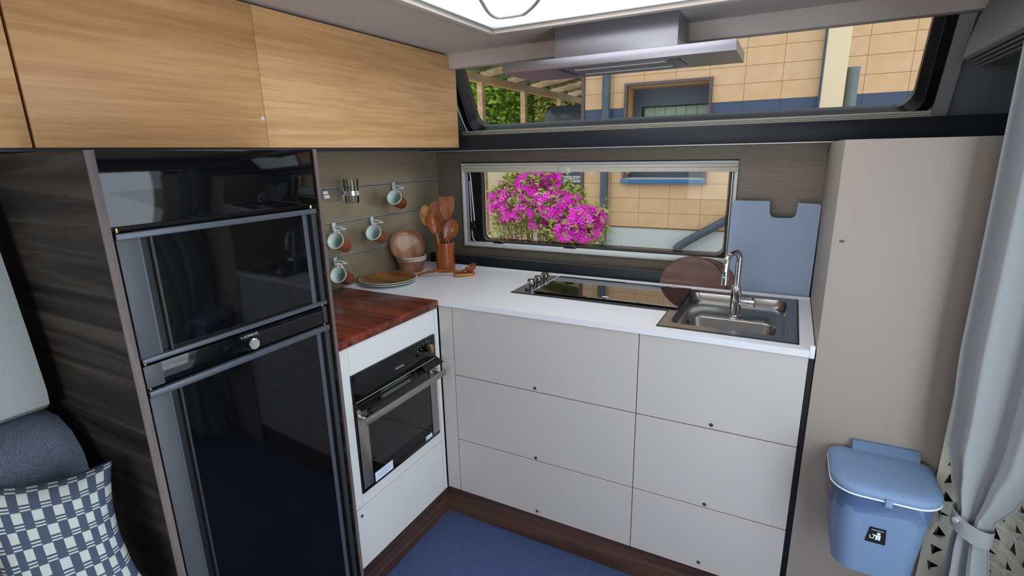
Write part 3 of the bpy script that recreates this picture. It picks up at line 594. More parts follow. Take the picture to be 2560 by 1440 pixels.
# ==================================================================== BIN
BZ = -.012
bn = thing('waste_bin', 'grey-blue plastic lidded bin hanging on the tall cabinet door', 'bin', (1.80, -.79, .43))
def RB(x0, x1, y0, y1, rf, rb, z, zs=0.): return [(x+.004, y, z + BZ + zs*(x-1.8)) for x, y in rr(x0, x1, y0, y1, [rb, rb, rf, rf], 8)]
b = B(); b.loft([RB(1.735, 1.875, -.838, -.705, .035, .02, .425), RB(1.722, 1.884, -.850, -.700, .045, .02, .432), RB(1.704, 1.898, -.868, -.698, .05, .022, .640), RB(1.702, 1.900, -.870, -.697, .05, .022, .650)])
part('body', b, 'plastic_grey', bn, ang=.8)
b = B(); b.loft([RB(1.697, 1.906, -.877, -.692, .055, .025, .652), RB(1.694, 1.909, -.880, -.690, .058, .027, .657), RB(1.694, 1.909, -.880, -.690, .058, .027, .664), RB(1.700, 1.903, -.874, -.696, .055, .027, .671), RB(1.715, 1.888, -.858, -.71, .05, .025, .675), RB(1.76, 1.84, -.81, -.75, .02, .02, .676)])
ldp = part('lid', b, 'plastic_grey', bn, ang=.9)
part('lid_rim', B().loft([RB(1.695, 1.908, -.879, -.691, .057, .026, .6495), RB(1.6935, 1.9095, -.8805, -.6895, .058, .027, .651), RB(1.695, 1.908, -.879, -.691, .057, .026, .653)]), 'rim_white', ldp)
part('lid_tab', B().box(1.801, 1.815, -.884, -.876, .628, .648, .002), 'plastic_grey', ldp)
# crumpled liner
random.seed(4); base = RB(1.700, 1.902, -.872, -.696, .052, .022, 0); loops = []
for j, z in enumerate((.651+BZ*0, .640, .625, .610, .600)):
    loops.append([Vector((x + (x-1.8)*.02*j + random.uniform(-.0022, .0022), y + (y+.785)*.02*j + random.uniform(-.0022, .0022) - (.006*sin(i*1.7) if i % 3 == 0 and x < 1.72 else 0), z + (random.uniform(-.012, .010) if j == 4 else random.uniform(-.002, .002)))) for i, (x, y, _) in enumerate(base)])
part('bin_liner', B().loft(loops, False, False), 'film', bn, ang=.3, label='crumpled clear plastic liner under the lid')
part('bracket', B().loft([[(x, -.684, z), (x, -.695, z)] [::1] + [(x, -.712, z-.012), (x, -.714, z-.034), (x, -.704, z-.034), (x, -.684, z-.04)] for x, z in ((1.750, .682), (1.888, .682))]), 'plastic_dark_grey', bn, ang=.4)
stk = part('bin_sticker', B().prism([(-.0195, -.021), (.0195, -.021), (.0165, .021), (-.0145, .021)], lambda u, v, d: Vector((1.800+u, -.8605-v*.085-d, .537+v)), 0, .0012), 'black', bn, False, label='black trapezoid sticker with a white litter symbol')
def sk(u, v, d): return Vector((1.800+u, -.8605-v*.085-.0012-d, .537+v))
b = B()
b.prism([(.004+.0036*cos(a*pi/6), .0065+.0036*sin(a*pi/6)) for a in range(12)], sk, 0, .0003)
b.prism([(-.001, -.011), (.0035, -.011), (.0035, -.003), (.0045, -.003), (.0045, -.011), (.0085, -.011), (.0085, .002), (-.001, .002)], sk, 0, .0003)
b.prism([(-.001, .002), (-.001, -.001), (-.008, .0005), (-.008, .0025)], sk, 0, .0003)
b.prism([(-.013, -.001), (-.0115, -.001), (-.0105, -.008), (-.0055, -.008), (-.0045, -.001), (-.003, -.001), (-.0045, -.0097), (-.0115, -.0097)], sk, 0, .0003)
part('litter_symbol', b, 'rim_white', stk, False)
part('sticker_lettering', B().box(1.789, 1.812, -.8638, -.8632, .5513, .5527), 'print_light', stk, False)
# ==================================================================== CURTAIN and CUT-OUT SHEET
ct = thing('curtain', 'grey floor-length curtain gathered by a tieback at the right edge', 'curtain', (1.98, -.86, .05))
def interp(x, T):
    for (a, va), (c, vc) in zip(T, T[1:]):
        if x <= c: k = (x-a)/(c-a); k = k*k*(3-2*k); return va + (vc-va)*k
    return T[-1][1]
WT = [(.0, .105), (.35, .060), (.53, .036), (.595, .030), (.635, .032), (.69, .058), (.78, .088), (1.0, .10), (1.6, .105)]
CX = [(.0, 1.968), (.45, 1.968), (.58, 1.962), (.64, 1.962), (.85, 1.968), (1.6, 1.970)]
rows = []; NZ, NU = 64, 120
for j in range(NZ+1):
    z = .03 + 1.56*j/NZ; w = interp(z, WT); cx = interp(z, CX); cy = -.845; dv = Vector((.66, -.75, 0)); pv = Vector((.75, .66, 0)); row = []
    amp = .010 + .012*interp(z, [(0, 1.), (.5, .55), (.6, .35), (.75, .7), (1.6, 1.)])
    for i in range(NU+1):
        u = -1 + 2*i/NU; ph = u*pi*2.1 + .35*sin(z*2.2) + .5*sin(u*2.0+z)+.6
        p = Vector((cx, cy, z)) + dv*(w*u) + pv*(amp*sin(ph) + .003*sin(2.7*ph+z*3)); row.append(p)
    rows.append(row)
b = B(); b.loft(rows, False, False, False); cl = part('drape', b, cur, ct, ang=1.4)
md = cl.modifiers.new('thickness', 'SOLIDIFY'); md.thickness = .0025; md.offset = 0
tb = []
for z in (.592, .598, .626, .632):
    k_ = .039 if z in (.592, .632) else .040
    tb.append([Vector((1.962, -.845, z)) + Vector((.66, -.75, 0))*(k_*cos(a*pi/12)) + Vector((.75, .66, 0))*(.027*sin(a*pi/12)) + Vector((0, 0, -.010*cos(a*pi/12))) for a in range(24)])
tbk = part('tieback', B().loft(tb, False, False), cur, ct, ang=1.2)
part('snap_button', B().cyl((1.935, -.853, .626), (1.927, -.864, .626), .006, 14, bev=.001), 'alu', tbk)
part('curtain_rail', B().box(1.92, 2.06, -1.0, -.74, 1.588, 1.600, .003), 'alu_white', ct)
# cream hanging sheet with triangular cut-outs and bent flaps
path = [Vector(p) for p in ((1.925, -.705, 0), (1.965, -.712, 0), (2.015, -.722, 0), (2.045, -.745, 0), (2.062, -.80, 0), (2.066, -.95, 0), (2.066, -1.12, 0))]
cp_ = catmull(path, 8); cum = [0]
for a, c in zip(cp_, cp_[1:]): cum.append(cum[-1] + (c-a).length)
def along(s):
    s = max(0, min(s, cum[-1]-1e-6))
    for i in range(len(cum)-1):
        if s <= cum[i+1]: return cp_[i].lerp(cp_[i+1], (s-cum[i])/(cum[i+1]-cum[i]))
    return cp_[-1]
b = B(); fl = B(); random.seed(8); cs = .048; nS = int(cum[-1]/cs); nZs = int(1.45/cs)
def PT(s, z): p = along(s); return Vector((p.x, p.y, z))
for i in range(nS):
    for j in range(nZs):
        s0, z0 = i*cs, .08 + j*cs; a = random.uniform(0, 2*pi); r_ = cs*.42
        cxs, czs = s0+cs/2, z0+cs/2
        cor = [(s0, z0), (s0+cs, z0), (s0+cs, z0+cs), (s0, z0+cs)]
        up_ = random.choice((1, -1)); tri = [(cxs - .45*r_, czs - up_*.45*r_*1.2), (cxs + .75*r_, czs - up_*.2*r_), (cxs - .1*r_, czs + up_*.9*r_)]
        if up_ < 0: tri = tri[::-1]
        C4 = [b.bm.verts.new(PT(*c)) for c in cor]; T3 = [b.bm.verts.new(PT(*t_)) for t_ in tri]
        bmesh.ops.triangle_fill(b.bm, use_beauty=True, edges=[b.bm.edges.new((C4[k], C4[(k+1) % 4])) for k in range(4)] + [b.bm.edges.new((T3[k], T3[(k+1) % 3])) for k in range(3)])
        q = [PT(*t_) for t_ in tri]; e = (q[1]-q[0]).normalized(); nrm_ = (q[1]-q[0]).cross(q[2]-q[0]).normalized()
        if nrm_.x + .8*nrm_.y > 0: nrm_ = -nrm_
        foot = q[0] + e*(q[2]-q[0]).dot(e); hgt = q[2]-foot; an = random.uniform(.5, 1.3)
        fl.quad(q[0], q[1], foot + hgt*cos(an) + nrm_*hgt.length*sin(an))
bmesh.ops.remove_doubles(b.bm, verts=b.bm.verts[:], dist=.0003)
sh = thing('cut_out_sheet', 'cream hanging door sheet pierced with triangular flaps behind the curtain', 'door curtain', (2.03, -.85, .08))
part('sheet', b, 'cream_sheet', sh, False); part('flaps', fl, 'rim_white', sh, False, kind='stuff')
# ==================================================================== RIGHT LOCKER
rl = thing('side_locker', 'pale grey rounded overhead locker in the upper right corner', 'cabinet', (2.0, -2.1, 1.6))
pf = [(2.099, 1.808), (1.985, 1.808), (1.962, 1.775), (1.945, 1.73), (1.934, 1.68), (1.926, 1.632), (1.930, 1.628), (2.099, 1.628)]
part('body', B().prism(pf, lambda u, v, d: Vector((u, d, v)), -3.9, -.205), 'shade_grey', rl, ang=.7)
b = B()
for k in range(4): b.tube([(1.936+k*.010, -3.9, 1.627-k*.006), (1.936+k*.010, -.215, 1.627-k*.006)], .0045, 8)
b.box(1.97, 2.099, -3.9, -.215, 1.604, 1.629)
part('ribbed_profile', b, 'wall_fabric', rl)
# ==================================================================== SEATING
random.seed(3)
def cushion(name, label, x0, x1, y0, y1, z0, z1, r, mat, cat):
    b = B(); b.box(x0, x1, y0, y1, z0, z1, r, 6); return tag(part(name, b, mat, None, ang=1.3), label, cat)
bk = tag(part('backrest_cushion', B().loft([[(x, y, z) for x, z in [(.002, .885), (.150, .885), (.172, .900), (.176, .93), (.160, 1.05), (.140, 1.18), (.118, 1.30), (.10, 1.335), (.06, 1.345), (.002, 1.345)]] for y in (-3.2, -1.705)] , True, True), 'seat_light', None, ang=.7), 'light grey upholstered backrest at the left edge beside the dark panel', 'cushion')
bl = tag(part('lumbar_roll', B().loft([[(x, y, z) for x, z in [(.002, .60), (.20, .60), (.262, .66), (.280, .74), (.272, .81), (.240, .855), (.190, .880), (.10, .884), (.002, .884)]] for y in (-3.2, -1.735)] + [[(x*.97, -1.700, .74+(z-.74)*.93) for x, z in [(.002, .60), (.20, .60), (.262, .66), (.280, .74), (.272, .81), (.240, .855), (.190, .880), (.10, .884), (.002, .884)]]]), 'seat_blue', None, ang=.9), 'blue-grey padded roll below the light backrest', 'cushion')
st = thing('bench_seat', 'blue-grey bench seat under the checked pillow', 'seat', (.3, -2.4, 0))
part('seat_base', B().box(.002, .50, -3.2, -1.70, 0, .30), darkwood, st); part('seat_cushion', B().box(.002, .55, -3.2, -1.695, .30, .44, .03, 4), 'seat_blue', st, ang=1.2)
# pillow with checked weave
pm = M('checked_weave', '#4b566c', .9, spec=.1)
n, l, bs = nodes(pm); tc_ = n.new('ShaderNodeTexCoord'); sx = n.new('ShaderNodeSeparateXYZ'); l.new(tc_.outputs['UV'], sx.inputs[0])
def mt(op, a, b_=None, c=None):
    q = n.new('ShaderNodeMath'); q.operation = op
    for i, v in enumerate((a, b_, c)):
        if v is None: continue
        if hasattr(v, 'is_linked'): l.new(v, q.inputs[i])
        else: q.inputs[i].default_value = v
    return q.outputs[0]
cu_ = mt('MULTIPLY', sx.outputs[0], 25.0); col_i = mt('FLOOR', cu_); par = mt('MODULO', col_i, 2.0)
rv = mt('FRACT', mt('ADD', mt('MULTIPLY', sx.outputs[1], 5.2), mt('MULTIPLY', par, .5)))
blk = mt('GREATER_THAN', rv, .70)
s1_ = mt('MULTIPLY', mt('GREATER_THAN', rv, .605), mt('LESS_THAN', rv, .645)); s2_ = mt('MULTIPLY', mt('GREATER_THAN', rv, .52), mt('LESS_THAN', rv, .56))
cov = mt('MAXIMUM', blk, mt('MAXIMUM', s1_, s2_)); nz_ = noise(pm, texco(pm, (900, 900, 900), 'Object'), 1, 2)
setcol(pm, mix(pm, mix(pm, '#384254', '#5d697c', nz_), '#c3c9c4', cov)); bump(pm, nz_, .4, .001)
N = 40; bm = bmesh.new(); uvl = bm.loops.layers.uv.new('UVMap')
tl = Vector((.30, -1.905, .865)); tr = Vector((.392, -1.703, .825)); br = Vector((.49, -1.705, .50)); blc = Vector((.42, -1.93, .475))
pn = (tr-tl).cross(blc-tl).normalized(); pn = pn if pn.dot(CAM-tr) > 0 else -pn
grid = {}
for sgn in (1, -1):
    for i in range(N+1):
        for j in range(N+1):
            u, v = i/N, j/N; p = (tl*(1-v) + blc*v)*(1-u) + (tr*(1-v) + br*v)*u
            eu, ev = 1-(2*u-1)**4, 1-(2*v-1)**4; pin = .030*((2*u-1)**2*(1-(2*v-1)**2)) ; pjn = .022*((2*v-1)**2*(1-(2*u-1)**2))
            cen = (tl+tr+br+blc)/4
            p = p + (cen-p)*0 - (tr-tl).normalized()*pin*(1 if u > .5 else -1) - (tl-blc).normalized()*pjn*(1 if v < .5 else -1)
            h = .060*(max(eu, 0)**.6)*(max(ev, 0)**.6); wr = .006*sin(v*26+3*u)*max(0, u-.72)/.28*(ev**.5) + .0035*sin(u*20+v*7)*max(0, .2-v)/.2
            if (i in (0, N) or j in (0, N)) and sgn < 0: grid[sgn, i, j] = grid[1, i, j]; continue
            grid[sgn, i, j] = bm.verts.new(p + pn*(sgn*h + (wr if sgn > 0 else 0)))
    for i in range(N):
        for j in range(N):
            f = bm.faces.new([grid[sgn, i, j], grid[sgn, i+1, j], grid[sgn, i+1, j+1], grid[sgn, i, j+1]])
            for lp, (a, c) in zip(f.loops, ((i, j), (i+1, j), (i+1, j+1), (i, j+1))): lp[uvl].uv = (a/N*.62+.1, 1-c/N)
pb = B(); pb.bm.free(); pb.bm = bm
tag(part('pillow', pb, pm, None, ang=2.0), 'blue and white checked woven pillow in the lower left corner', 'pillow')
# ==================================================================== OUTSIDE
M('paving', '#b5a68f', .9); M('facade_board', '#cfa06a', .75); M('facade_gap', '#8a6038', .9); M('facade_blue', '#414d68', .6); M('plinth', '#c3c8c8', .85)
M('frame_brown', '#5f4d4c', .6); M('reveal', '#c89a62', .7); M('slate_frame', '#49525c', .5); M('blind_green', '#b9ccb4', .7); M('sill_blue', '#3f668c', .5); M('sill_top', '#c9cec4', .6)
M('pipe_slate', '#4c5763', .5, metal=.1); M('post_cream', '#e2caa8', .7); M('galv', '#6f7675', .45, metal=.4); M('room_dark', '#23282c', .9)
n_ = None
m = MATS['facade_board']; nz_ = noise(m, texco(m, (2, 2, 2), rnd=5.), 4, 3); setcol(m, ramp(m, nz_, [(.3, '#cea67c'), (.7, '#d6b089')]))
m = MATS['paving']; nz_ = noise(m, texco(m, (1, 1, 1)), 3, 6); setcol(m, ramp(m, nz_, [(.3, '#9f927c'), (.7, '#c4b69e')]))
struct('ground', B().box(-40, 30, .3, 60, -.75, -.70), 'paving')
BY = 4.6; bx0 = -.945; pw, ph, pz0 = .3804, .1865, .437
OPX = (-.390, .622); OPZ = (.992, 2.199)
bd = thing('building', 'neighbouring building clad in sand-coloured boards with a blue band', 'building', (1.5, 7, -.7))
wl_ = part('wall', B().box(bx0+.02, OPX[0], BY+.02, BY+.3, .42, 3.6).box(OPX[1], 4.2, BY+.02, BY+.3, .42, 3.6).box(OPX[0], OPX[1], BY+.02, BY+.3, .42, OPZ[0]).box(OPX[0], OPX[1], BY+.02, BY+.3, OPZ[1], 3.6).box(bx0+.02, 4.2, BY+.55, 10, .42, 3.6).box(bx0+.02, OPX[0]-.02, BY+.3, BY+.56, .42, 3.6).box(OPX[1]+.02, 4.2, BY+.3, BY+.56, .42, 3.6), 'facade_gap', bd, False)
part('plinth', B().box(bx0+.04, 4.2, BY+.03, 10, -.70, .425), 'plinth', bd, False)
part('corner_trim', B().box(bx0-.03, bx0+.012, BY-.012, BY+.06, .42, 3.5), 'frame_brown', bd, False)
for r_ in range(16):
    for c_ in range(13):
        a0, a1 = bx0+.014+c_*pw, bx0+.014+(c_+1)*pw-.0035; z0, z1 = pz0+r_*ph, pz0+(r_+1)*ph-.004
        blue = r_ in (6, 7)
        rects = [(a0, a1, z0, z1)]
        if a1 > OPX[0] and a0 < OPX[1] and z1 > OPZ[0] and z0 < OPZ[1]:
            rects = []
            if a0 < OPX[0]-.02: rects.append((a0, OPX[0], z0, z1))
            if a1 > OPX[1]+.02: rects.append((OPX[1], a1, z0, z1))
            la, lb = max(a0, OPX[0]), min(a1, OPX[1])
            if z0 < OPZ[0]-.02: rects.append((la, lb, z0, OPZ[0]))
            if z1 > OPZ[1]+.02: rects.append((la, lb, OPZ[1], z1))
        if not rects: continue
        b = B()
        for q in rects: b.box(q[0], q[1], BY+.012, BY+.022, q[2], q[3])
        part('board', b, 'facade_blue' if blue else 'facade_board', bd, False)
x0, x1 = OPX; z0, z1 = OPZ
wn = part('window_surround', B().box(x0-.012, x0+.022, BY-.03, BY+.05, z0, z1+.012).box(x1-.022, x1+.012, BY-.03, BY+.05, z0, z1+.012).box(x0+.022, x1-.022, BY-.03, BY+.05, z1-.022, z1+.012), 'frame_brown', bd, False)
part('reveal', B().box(x0, x0+.015, BY+.05, BY+.33, z0+.12, z1-.02).box(x1-.015, x1, BY+.05, BY+.33, z0+.12, z1-.02).box(x0, x1, BY+.05, BY+.33, z1-.03, z1-.015), 'reveal', wn, False)
part('sill', B().box(x0-.015, x1+.015, BY-.07, BY-.05, z0, z0+.062, .003), 'sill_blue', wn); part('sill_top', B().box(x0-.01, x1+.01, BY-.05, BY+.3, z0+.058, z0+.066), 'sill_top', wn, False)
part('casement', B().box(x0, x0+.13, BY+.30, BY+.36, z0, z1).box(x1-.05, x1, BY+.30, BY+.36, z0, z1).box(x0+.13, x1-.05, BY+.30, BY+.36, z1-.25, z1).box(x0+.13, x1-.05, BY+.30, BY+.36, z0, z0+.26), 'slate_frame', wn, False)
part('pane', B().box(x0+.13, x1-.05, BY+.335, BY+.340, z0+.25, z1-.24), 'pane_clear', wn, False)
for k in range(6): part('blind_slat', B().box(x0+.15+k*.132, x0+.15+k*.132+.126, BY+.38, BY+.386, z0+.25, z1-.26), 'blind_green', wn, False)
part('room_back', B().box(x0, x1, BY+.45, BY+.5, z0, z1), 'room_dark', wn, False)
dp = tag(part('downpipe', B().cyl((-.625, BY-.06, -.7), (-.625, BY-.06, 3.5), .052, 20).cyl((-.625, BY-.06, 1.83), (-.625, BY-.06, 1.86), .055, 20), 'pipe_slate'), 'slate grey downpipe on the facade beside the flowering bush', 'downpipe')
d2 = thing('downpipe', 'slate grey downpipe with a slanting lower section right of the facade window', 'downpipe', (1.75, BY-.1, .2))
part('pipe', B().cyl((1.755, BY-.06, 1.2), (1.755, BY-.06, 3.5), .050, 20), 'pipe_slate', d2)
part('slanted_pipe', B().tube(catmull([(1.755, BY-.06, 1.25), (1.74, BY-.06, 1.15), (1.60, BY-.06, 1.03), (.95, BY-.06, .60), (.40, BY-.06, .24), (.37, BY-.06, .10), (.37, BY-.06, -.69)], 5), .052, 16), 'pipe_slate', d2)
tag(part('post', B().box(1.648, 1.758, 1.45, 1.56, -.70, 3.0, .004), 'post_cream'), 'cream square timber post standing outside the upper window', 'post')
tag(part('flue_pipe', B().lathe([(0, -.70), (.033, -.70), (.033, 1.80), (.0345, 1.815), (.0345, 1.83), (.031, 1.83), (.031, 1.80), (0, 1.80)], (1.79, 1.5, 0), seg=28), 'galv'), 'short galvanised metal pipe beside the cream post', 'pipe')
# carport
cpx = -3.2
cpo = thing('carport', 'pale timber carport with glazed roof left of the building', 'carport', (-2.1, 8, -.7))
for y in (5.77, 7.37, 9.14, 10.9): part('post', B().box(cpx-.05, cpx+.05, y-.05, y+.05, -.7, 2.56), beamW, cpo)
part('beam', B().box(cpx-.06, cpx+.06, 3.2, 11.3, 2.55, 2.67), beamW, cpo)
for k, y in enumerate((3.35, 4.3, 5.25, 6.22, 7.22, 8.25, 9.27, 10.3, 11.25)):
    part('rafter', B().loft([[(cpx-.25, y-.04, 2.67), (cpx-.25, y+.04, 2.67), (cpx-.25, y+.04, 2.78), (cpx-.25, y-.04, 2.78)], [(-.98, y-.04, 3.05), (-.98, y+.04, 3.05), (-.98, y+.04, 3.16), (-.98, y-.04, 3.16)]]), beamW, cpo)
    if k < 8: part('roof_pane', B().loft([[(cpx-.3, y+.02, 2.785), (cpx-.3, y+.93, 2.785), (cpx-.3, y+.93, 2.793), (cpx-.3, y+.02, 2.793)], [(-.98, y+.02, 3.165), (-.98, y+.93, 3.165), (-.98, y+.93, 3.173), (-.98, y+.02, 3.173)]]), 'roof_glass' if 'roof_glass' in MATS else clear('roof_glass', '#b9c2c8', .4), cpo, False)
# van
M('van_paint', '#3b3f45', .3, metal=.4, coat=.5); M('van_glass', '#101316', .06, spec=.6); M('plate_white', '#d4dcdf', .4); M('plate_blue', '#2a66b0', .4); M('lamp_red', '#7a1f1c', .3); M('tyre', '#141414', .8); M('seal_red', '#7a3a2c', .5)
vx0, vx1, vy = -2.60, -1.0, 7.0
vn = thing('van', 'dark grey van parked under the carport behind the flowering bush', 'van', (-1.8, 9, -.7))
b = B(); cross = lambda k: rr(vx0+.02*k, vx1-.02*k, -.35, 2.22-.03*k, [.22, .22, .1, .1], 8)
b.loft([[(x, vy+.06, z) for x, z in cross(2)], [(x, vy, z) for x, z in cross(3)][::1], [(x, vy+.03, z) for x, z in cross(0)], [(x, 10.6, z) for x, z in cross(0)], [(x, 11.6, z*.55) for x, z in cross(1)]][1:]); part('body', b, 'van_paint', vn, ang=.7)
part('rear_window', B().prism(rr(vx0+.18, vx1-.18, 1.35, 2.0, .06), lambda u, v, d: Vector((u, d, v)), vy-.012, vy), 'van_glass', vn)
part('bumper', B().box(vx0+.05, vx1-.05, vy-.08, vy+.02, -.25, .05, .03, 3), 'tyre', vn)
for x in (vx0+.10, vx1-.10): part('tail_lamp', B().box(x-.06, x+.06, vy-.01, vy+.01, .55, 1.15, .02), 'lamp_red', vn)
for x in (vx0+.12, vx1-.12):
    for y in (7.9, 10.6): part('wheel', B().cyl((x-.1, y, -.36), (x+.1, y, -.36), .34, 28, bev=.04), 'tyre', vn)
np_ = part('number_plate', B().box(-2.25, -1.73, vy-.022, vy-.012, .862, .978, .004), 'plate_white', vn)
part('euro_band', B().box(-2.240, -2.205, vy-.0235, vy-.022, .868, .972), 'plate_blue', np_, False)
text('plate_lettering', 'EG', .088, 'gap_dark', np_, (-2.125, vy-.0235, .921), (1, 0, 0), (0, 0, 1)); text('plate_lettering', 'XA', .088, 'gap_dark', np_, (-1.925, vy-.0235, .921), (1, 0, 0), (0, 0, 1))
part('seal', B().cyl((-2.028, vy-.022, .948), (-2.028, vy-.0245, .948), .017, 14), 'seal_red', np_, False); part('seal', B().cyl((-2.028, vy-.022, .900), (-2.028, vy-.0245, .900), .013, 14), 'lock_grey', np_, False)
# trees
def leafmat(name, a, c):
    m = M(name, a, .6, spec=.2); nz = noise(m, texco(m, (1, 1, 1)), 1.3, 4); setcol(m, ramp(m, nz, [(.3, a), (.7, c)])); return m
leafmat('leaf_dark', '#476024', '#6f8c34'); leafmat('leaf_mid', '#6b8c2e', '#98b344'); leafmat('leaf_olive', '#77803a', '#a3a350'); M('bark', '#5a4636', .9)
def tree(label, x, y, h, rad, mat, seed, nl=13000):
    rnd = random.Random(seed); t = thing('tree', label, 'tree', (x, y, -.7), 'trees behind the carport')
    part('trunk', B().tube([(x, y, -.72), (x+.05, y, 1), (x-.05, y+.05, h*.6), (x, y, h*.9)], [.16, .13, .10, .04], 10), 'bark', t)
    b = B(); vs, fs = [], []
    for k in range(nl):
        th = rnd.uniform(0, 2*pi); zz_ = rnd.uniform(1.25, h); env = rad*(.75+.25*sin(pi*min(1, max(0, (zz_-1)/(h-1)))**.8)); rr_ = env*rnd.uniform(.25, 1)**.5
        if rnd.random() < .4: rr_ = env*rnd.uniform(.85, 1.05)
        p = Vector((x+rr_*cos(th), y+rr_*sin(th), zz_)); s = rnd.uniform(.035, .08)
        a = Vector((rnd.gauss(0, 1), rnd.gauss(0, 1), rnd.gauss(0, .5))).normalized(); c = a.orthogonal().normalized(); c.rotate(Matrix.Rotation(rnd.uniform(0, 6), 3, a)); n0 = len(vs)
        vs += [p-a*s*1.4, p+c*s*.7, p+a*s*1.4, p-c*s*.7]; fs.append((n0, n0+1, n0+2, n0+3))
    me = bpy.data.meshes.new('foliage'); me.from_pydata([tuple(v-Vector((x, y, -.7))) for v in vs], [], fs); me.materials.append(MATS[mat]); o = bpy.data.objects.new('foliage', me); COL.objects.link(o); o.parent = t; o['kind'] = 'stuff'
tree('bright green leafy tree seen between the carport posts', -7.0, 12.8, 5.6, 1.38, 'leaf_mid', 1, 14000)
tree('olive green tree above the parked van', -3.95, 12.8, 5.4, 1.38, 'leaf_olive', 3, 14000)
tree('dark green tree farthest left behind the carport', -9.0, 15.9, 6.4, 1.40, 'leaf_dark', 5)
tree('dark green tree in the gap behind the second carport post', -5.9, 15.9, 6.4, 1.40, 'leaf_dark', 2)
tree('mid green tree at the building corner beyond the van', -2.8, 15.9, 6.2, 1.38, 'leaf_mid', 4, 8000)
tree('tall olive tree at the left end of the rear row', -10.6, 19.0, 7.4, 1.5, 'leaf_olive', 6)
tree('tall dark tree in the rear row between two greener trees', -7.3, 19.0, 7.6, 1.5, 'leaf_dark', 7)
tree('tall mid green tree in the rear row above the van roof', -4.0, 19.0, 7.4, 1.5, 'leaf_mid', 8)
tag(part('garden_wall', B().box(-14, -3.4, 10.9, 11.05, -.7, 1.30, .01), 'plinth_sand' if 'plinth_sand' in MATS else M('plinth_sand', '#cbb898', .9)), 'low sand-coloured garden wall beyond the carport', 'wall')
# flowering bush
M('petal', '#e629c2', .5, spec=.2); M('petal_light', '#f554d6', .5, spec=.2); leafmat('bush_leaf', '#7a8636', '#a9ab58'); M('twig', '#6d5540', .9); M('grassy', '#b0a876', .9)
bs_ = thing('flowering_bush', 'bush covered in magenta flowers outside the low window', 'bush', (-.2, 1.75, -.7))
rnd = random.Random(21)
def blob():
    # lobes of the bush: centre and radii
    L = [((-.44, 1.80, 1.00), (.30, .24, .21), 7), ((-.11, 1.77, 1.00), (.20, .20, .13), 4), ((.12, 1.72, .90), (.17, .16, .085), 3), ((.20, 1.70, .76), (.10, .12, .06), 1), ((-.35, 1.80, 1.195), (.23, .2, .085), 3), ((-.03, 1.72, .80), (.25, .18, .07), 2), ((-.58, 1.82, .76), (.18, .18, .11), 1)]
    tot = sum(q[2] for q in L); r = rnd.uniform(0, tot)
    for c, e, w in L:
        r -= w
        if r <= 0: break
    th = rnd.uniform(0, 2*pi); ph = math.acos(rnd.uniform(-1, 1)); k = rnd.uniform(.75, 1)
    d = Vector((sin(ph)*cos(th), sin(ph)*sin(th), cos(ph))); return Vector(c) + Vector((d.x*e[0], d.y*e[1], d.z*e[2]))*k, d
def flower_mesh(mat):
    b = B(); nP = 5
    for k in range(nP):
        a = 2*pi*k/nP; e = lambda r, da, z: Vector((r*cos(a+da), r*sin(a+da), z))
        v = [b.bm.verts.new(p) for p in (e(.003, 0, 0), e(.017, -.42, .007), e(.025, -.16, .0055), e(.025, .16, .0055), e(.017, .42, .007))]
        b.bm.faces.new(v)
    me = bpy.data.meshes.new('flower'); b.bm.to_mesh(me); b.bm.free(); me.materials.append(MATS[mat]); return me
FM = [flower_mesh('petal'), flower_mesh('petal_light')]
pl_ = []
while len(pl_) < 1120:
    c, d = blob()
    if d.y > .45 or rnd.random() > (.95 if c.z > .86 or c.x > -.05 else .30): continue
    for _ in range(rnd.randint(5, 9)):
        off = Vector((rnd.gauss(0, .022), rnd.gauss(0, .016), rnd.gauss(0, .018))); dd = (d + Vector((rnd.gauss(0, .5), rnd.gauss(-.7, .4), rnd.gauss(.2, .4)))).normalized(); pl_.append((c+off, dd, rnd.uniform(.85, 1.3)))
pl_.sort(key=lambda q: q[0].y)
b = B()
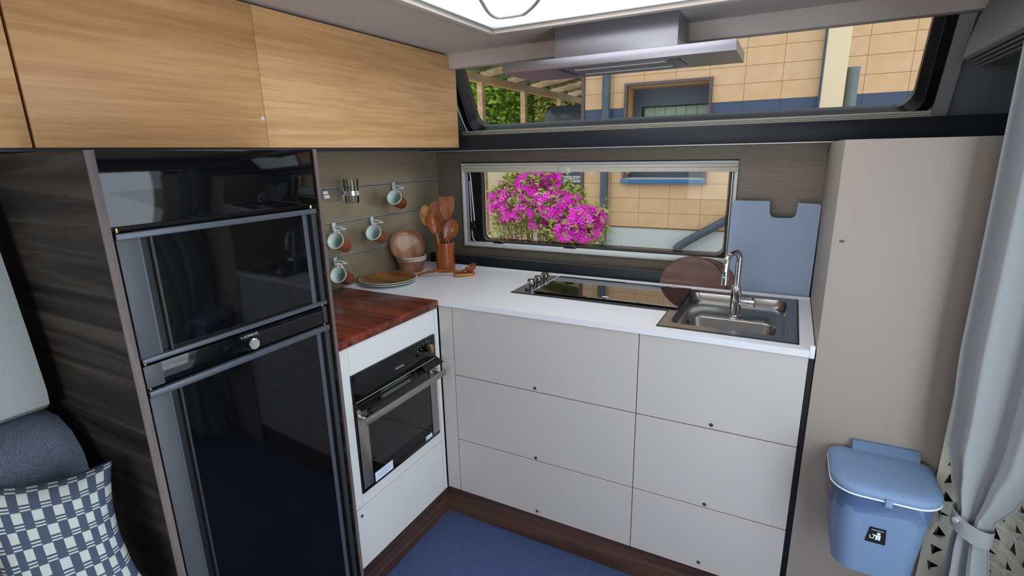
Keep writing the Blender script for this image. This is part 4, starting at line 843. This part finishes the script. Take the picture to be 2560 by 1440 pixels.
for k, (p, d, s) in enumerate(pl_):
    q = d.to_track_quat('Z', 'Y')
    if k < 300:
        o = bpy.data.objects.new('flower', FM[k % 2]); COL.objects.link(o); o.parent = bs_; o.location = p - bs_.location; o.rotation_euler = q.to_euler(); o.scale = (s, s, s)
    else:
        for pi_ in range(5):
            a = 2*pi*pi_/5; e = lambda r, da, z: p + q @ (Vector((r*cos(a+da), r*sin(a+da), z))*s)
            b.quad(e(.003, 0, 0), e(.018, -.40, .007), e(.026, 0, .0055), e(.018, .40, .007))
part('far_flowers', b, 'petal', bs_, False, kind='stuff')
b = B()
for k in range(4600):
    c, d = blob(); c = c + Vector((rnd.gauss(0, .04), rnd.gauss(.03, .04), rnd.gauss(0, .04))); a = Vector((rnd.gauss(0, 1), rnd.gauss(0, 1), rnd.gauss(0, .6))).normalized(); e = a.orthogonal().normalized(); s = rnd.uniform(.011, .023)
    b.quad(c-a*s*1.5, c+e*s*.6, c+a*s*1.5, c-e*s*.6)
part('leaves', b, 'bush_leaf', bs_, False, kind='stuff')
b = B()
for k in range(70):
    c, d = blob(); b0 = Vector((-.25+rnd.gauss(0, .12), 1.85+rnd.gauss(0, .08), -.70)); b.tube(catmull([b0, b0.lerp(c, .5)+Vector((rnd.gauss(0, .05), .05, 0)), c], 3), [.009, .008, .007, .006, .004, .003, .002], 5)
part('branches', b, 'twig', bs_, kind='stuff')
b = B()
for k in range(900):
    x = rnd.uniform(-1.1, .75); y = rnd.uniform(2.32, 3.4); h_ = rnd.uniform(.5, 1.2) if x < .1 else rnd.uniform(.3, .8); w_ = rnd.uniform(.006, .012); lx = rnd.gauss(0, .12)
    b.quad((x-w_, y, -.70), (x+w_, y, -.70), (x+w_+lx*.5, y, -.7+h_*.7), (x-w_+lx*.5, y, -.7+h_*.7)); b.quad((x-w_+lx*.5, y, -.7+h_*.7), (x+w_+lx*.5, y, -.7+h_*.7), (x+lx, y+.03, -.7+h_), (x+lx-.001, y+.03, -.7+h_))
tag(part('tall_grass', b, 'grassy', None, False), 'pale dry tall grass growing behind the flowering bush', 'grass', kind='stuff')
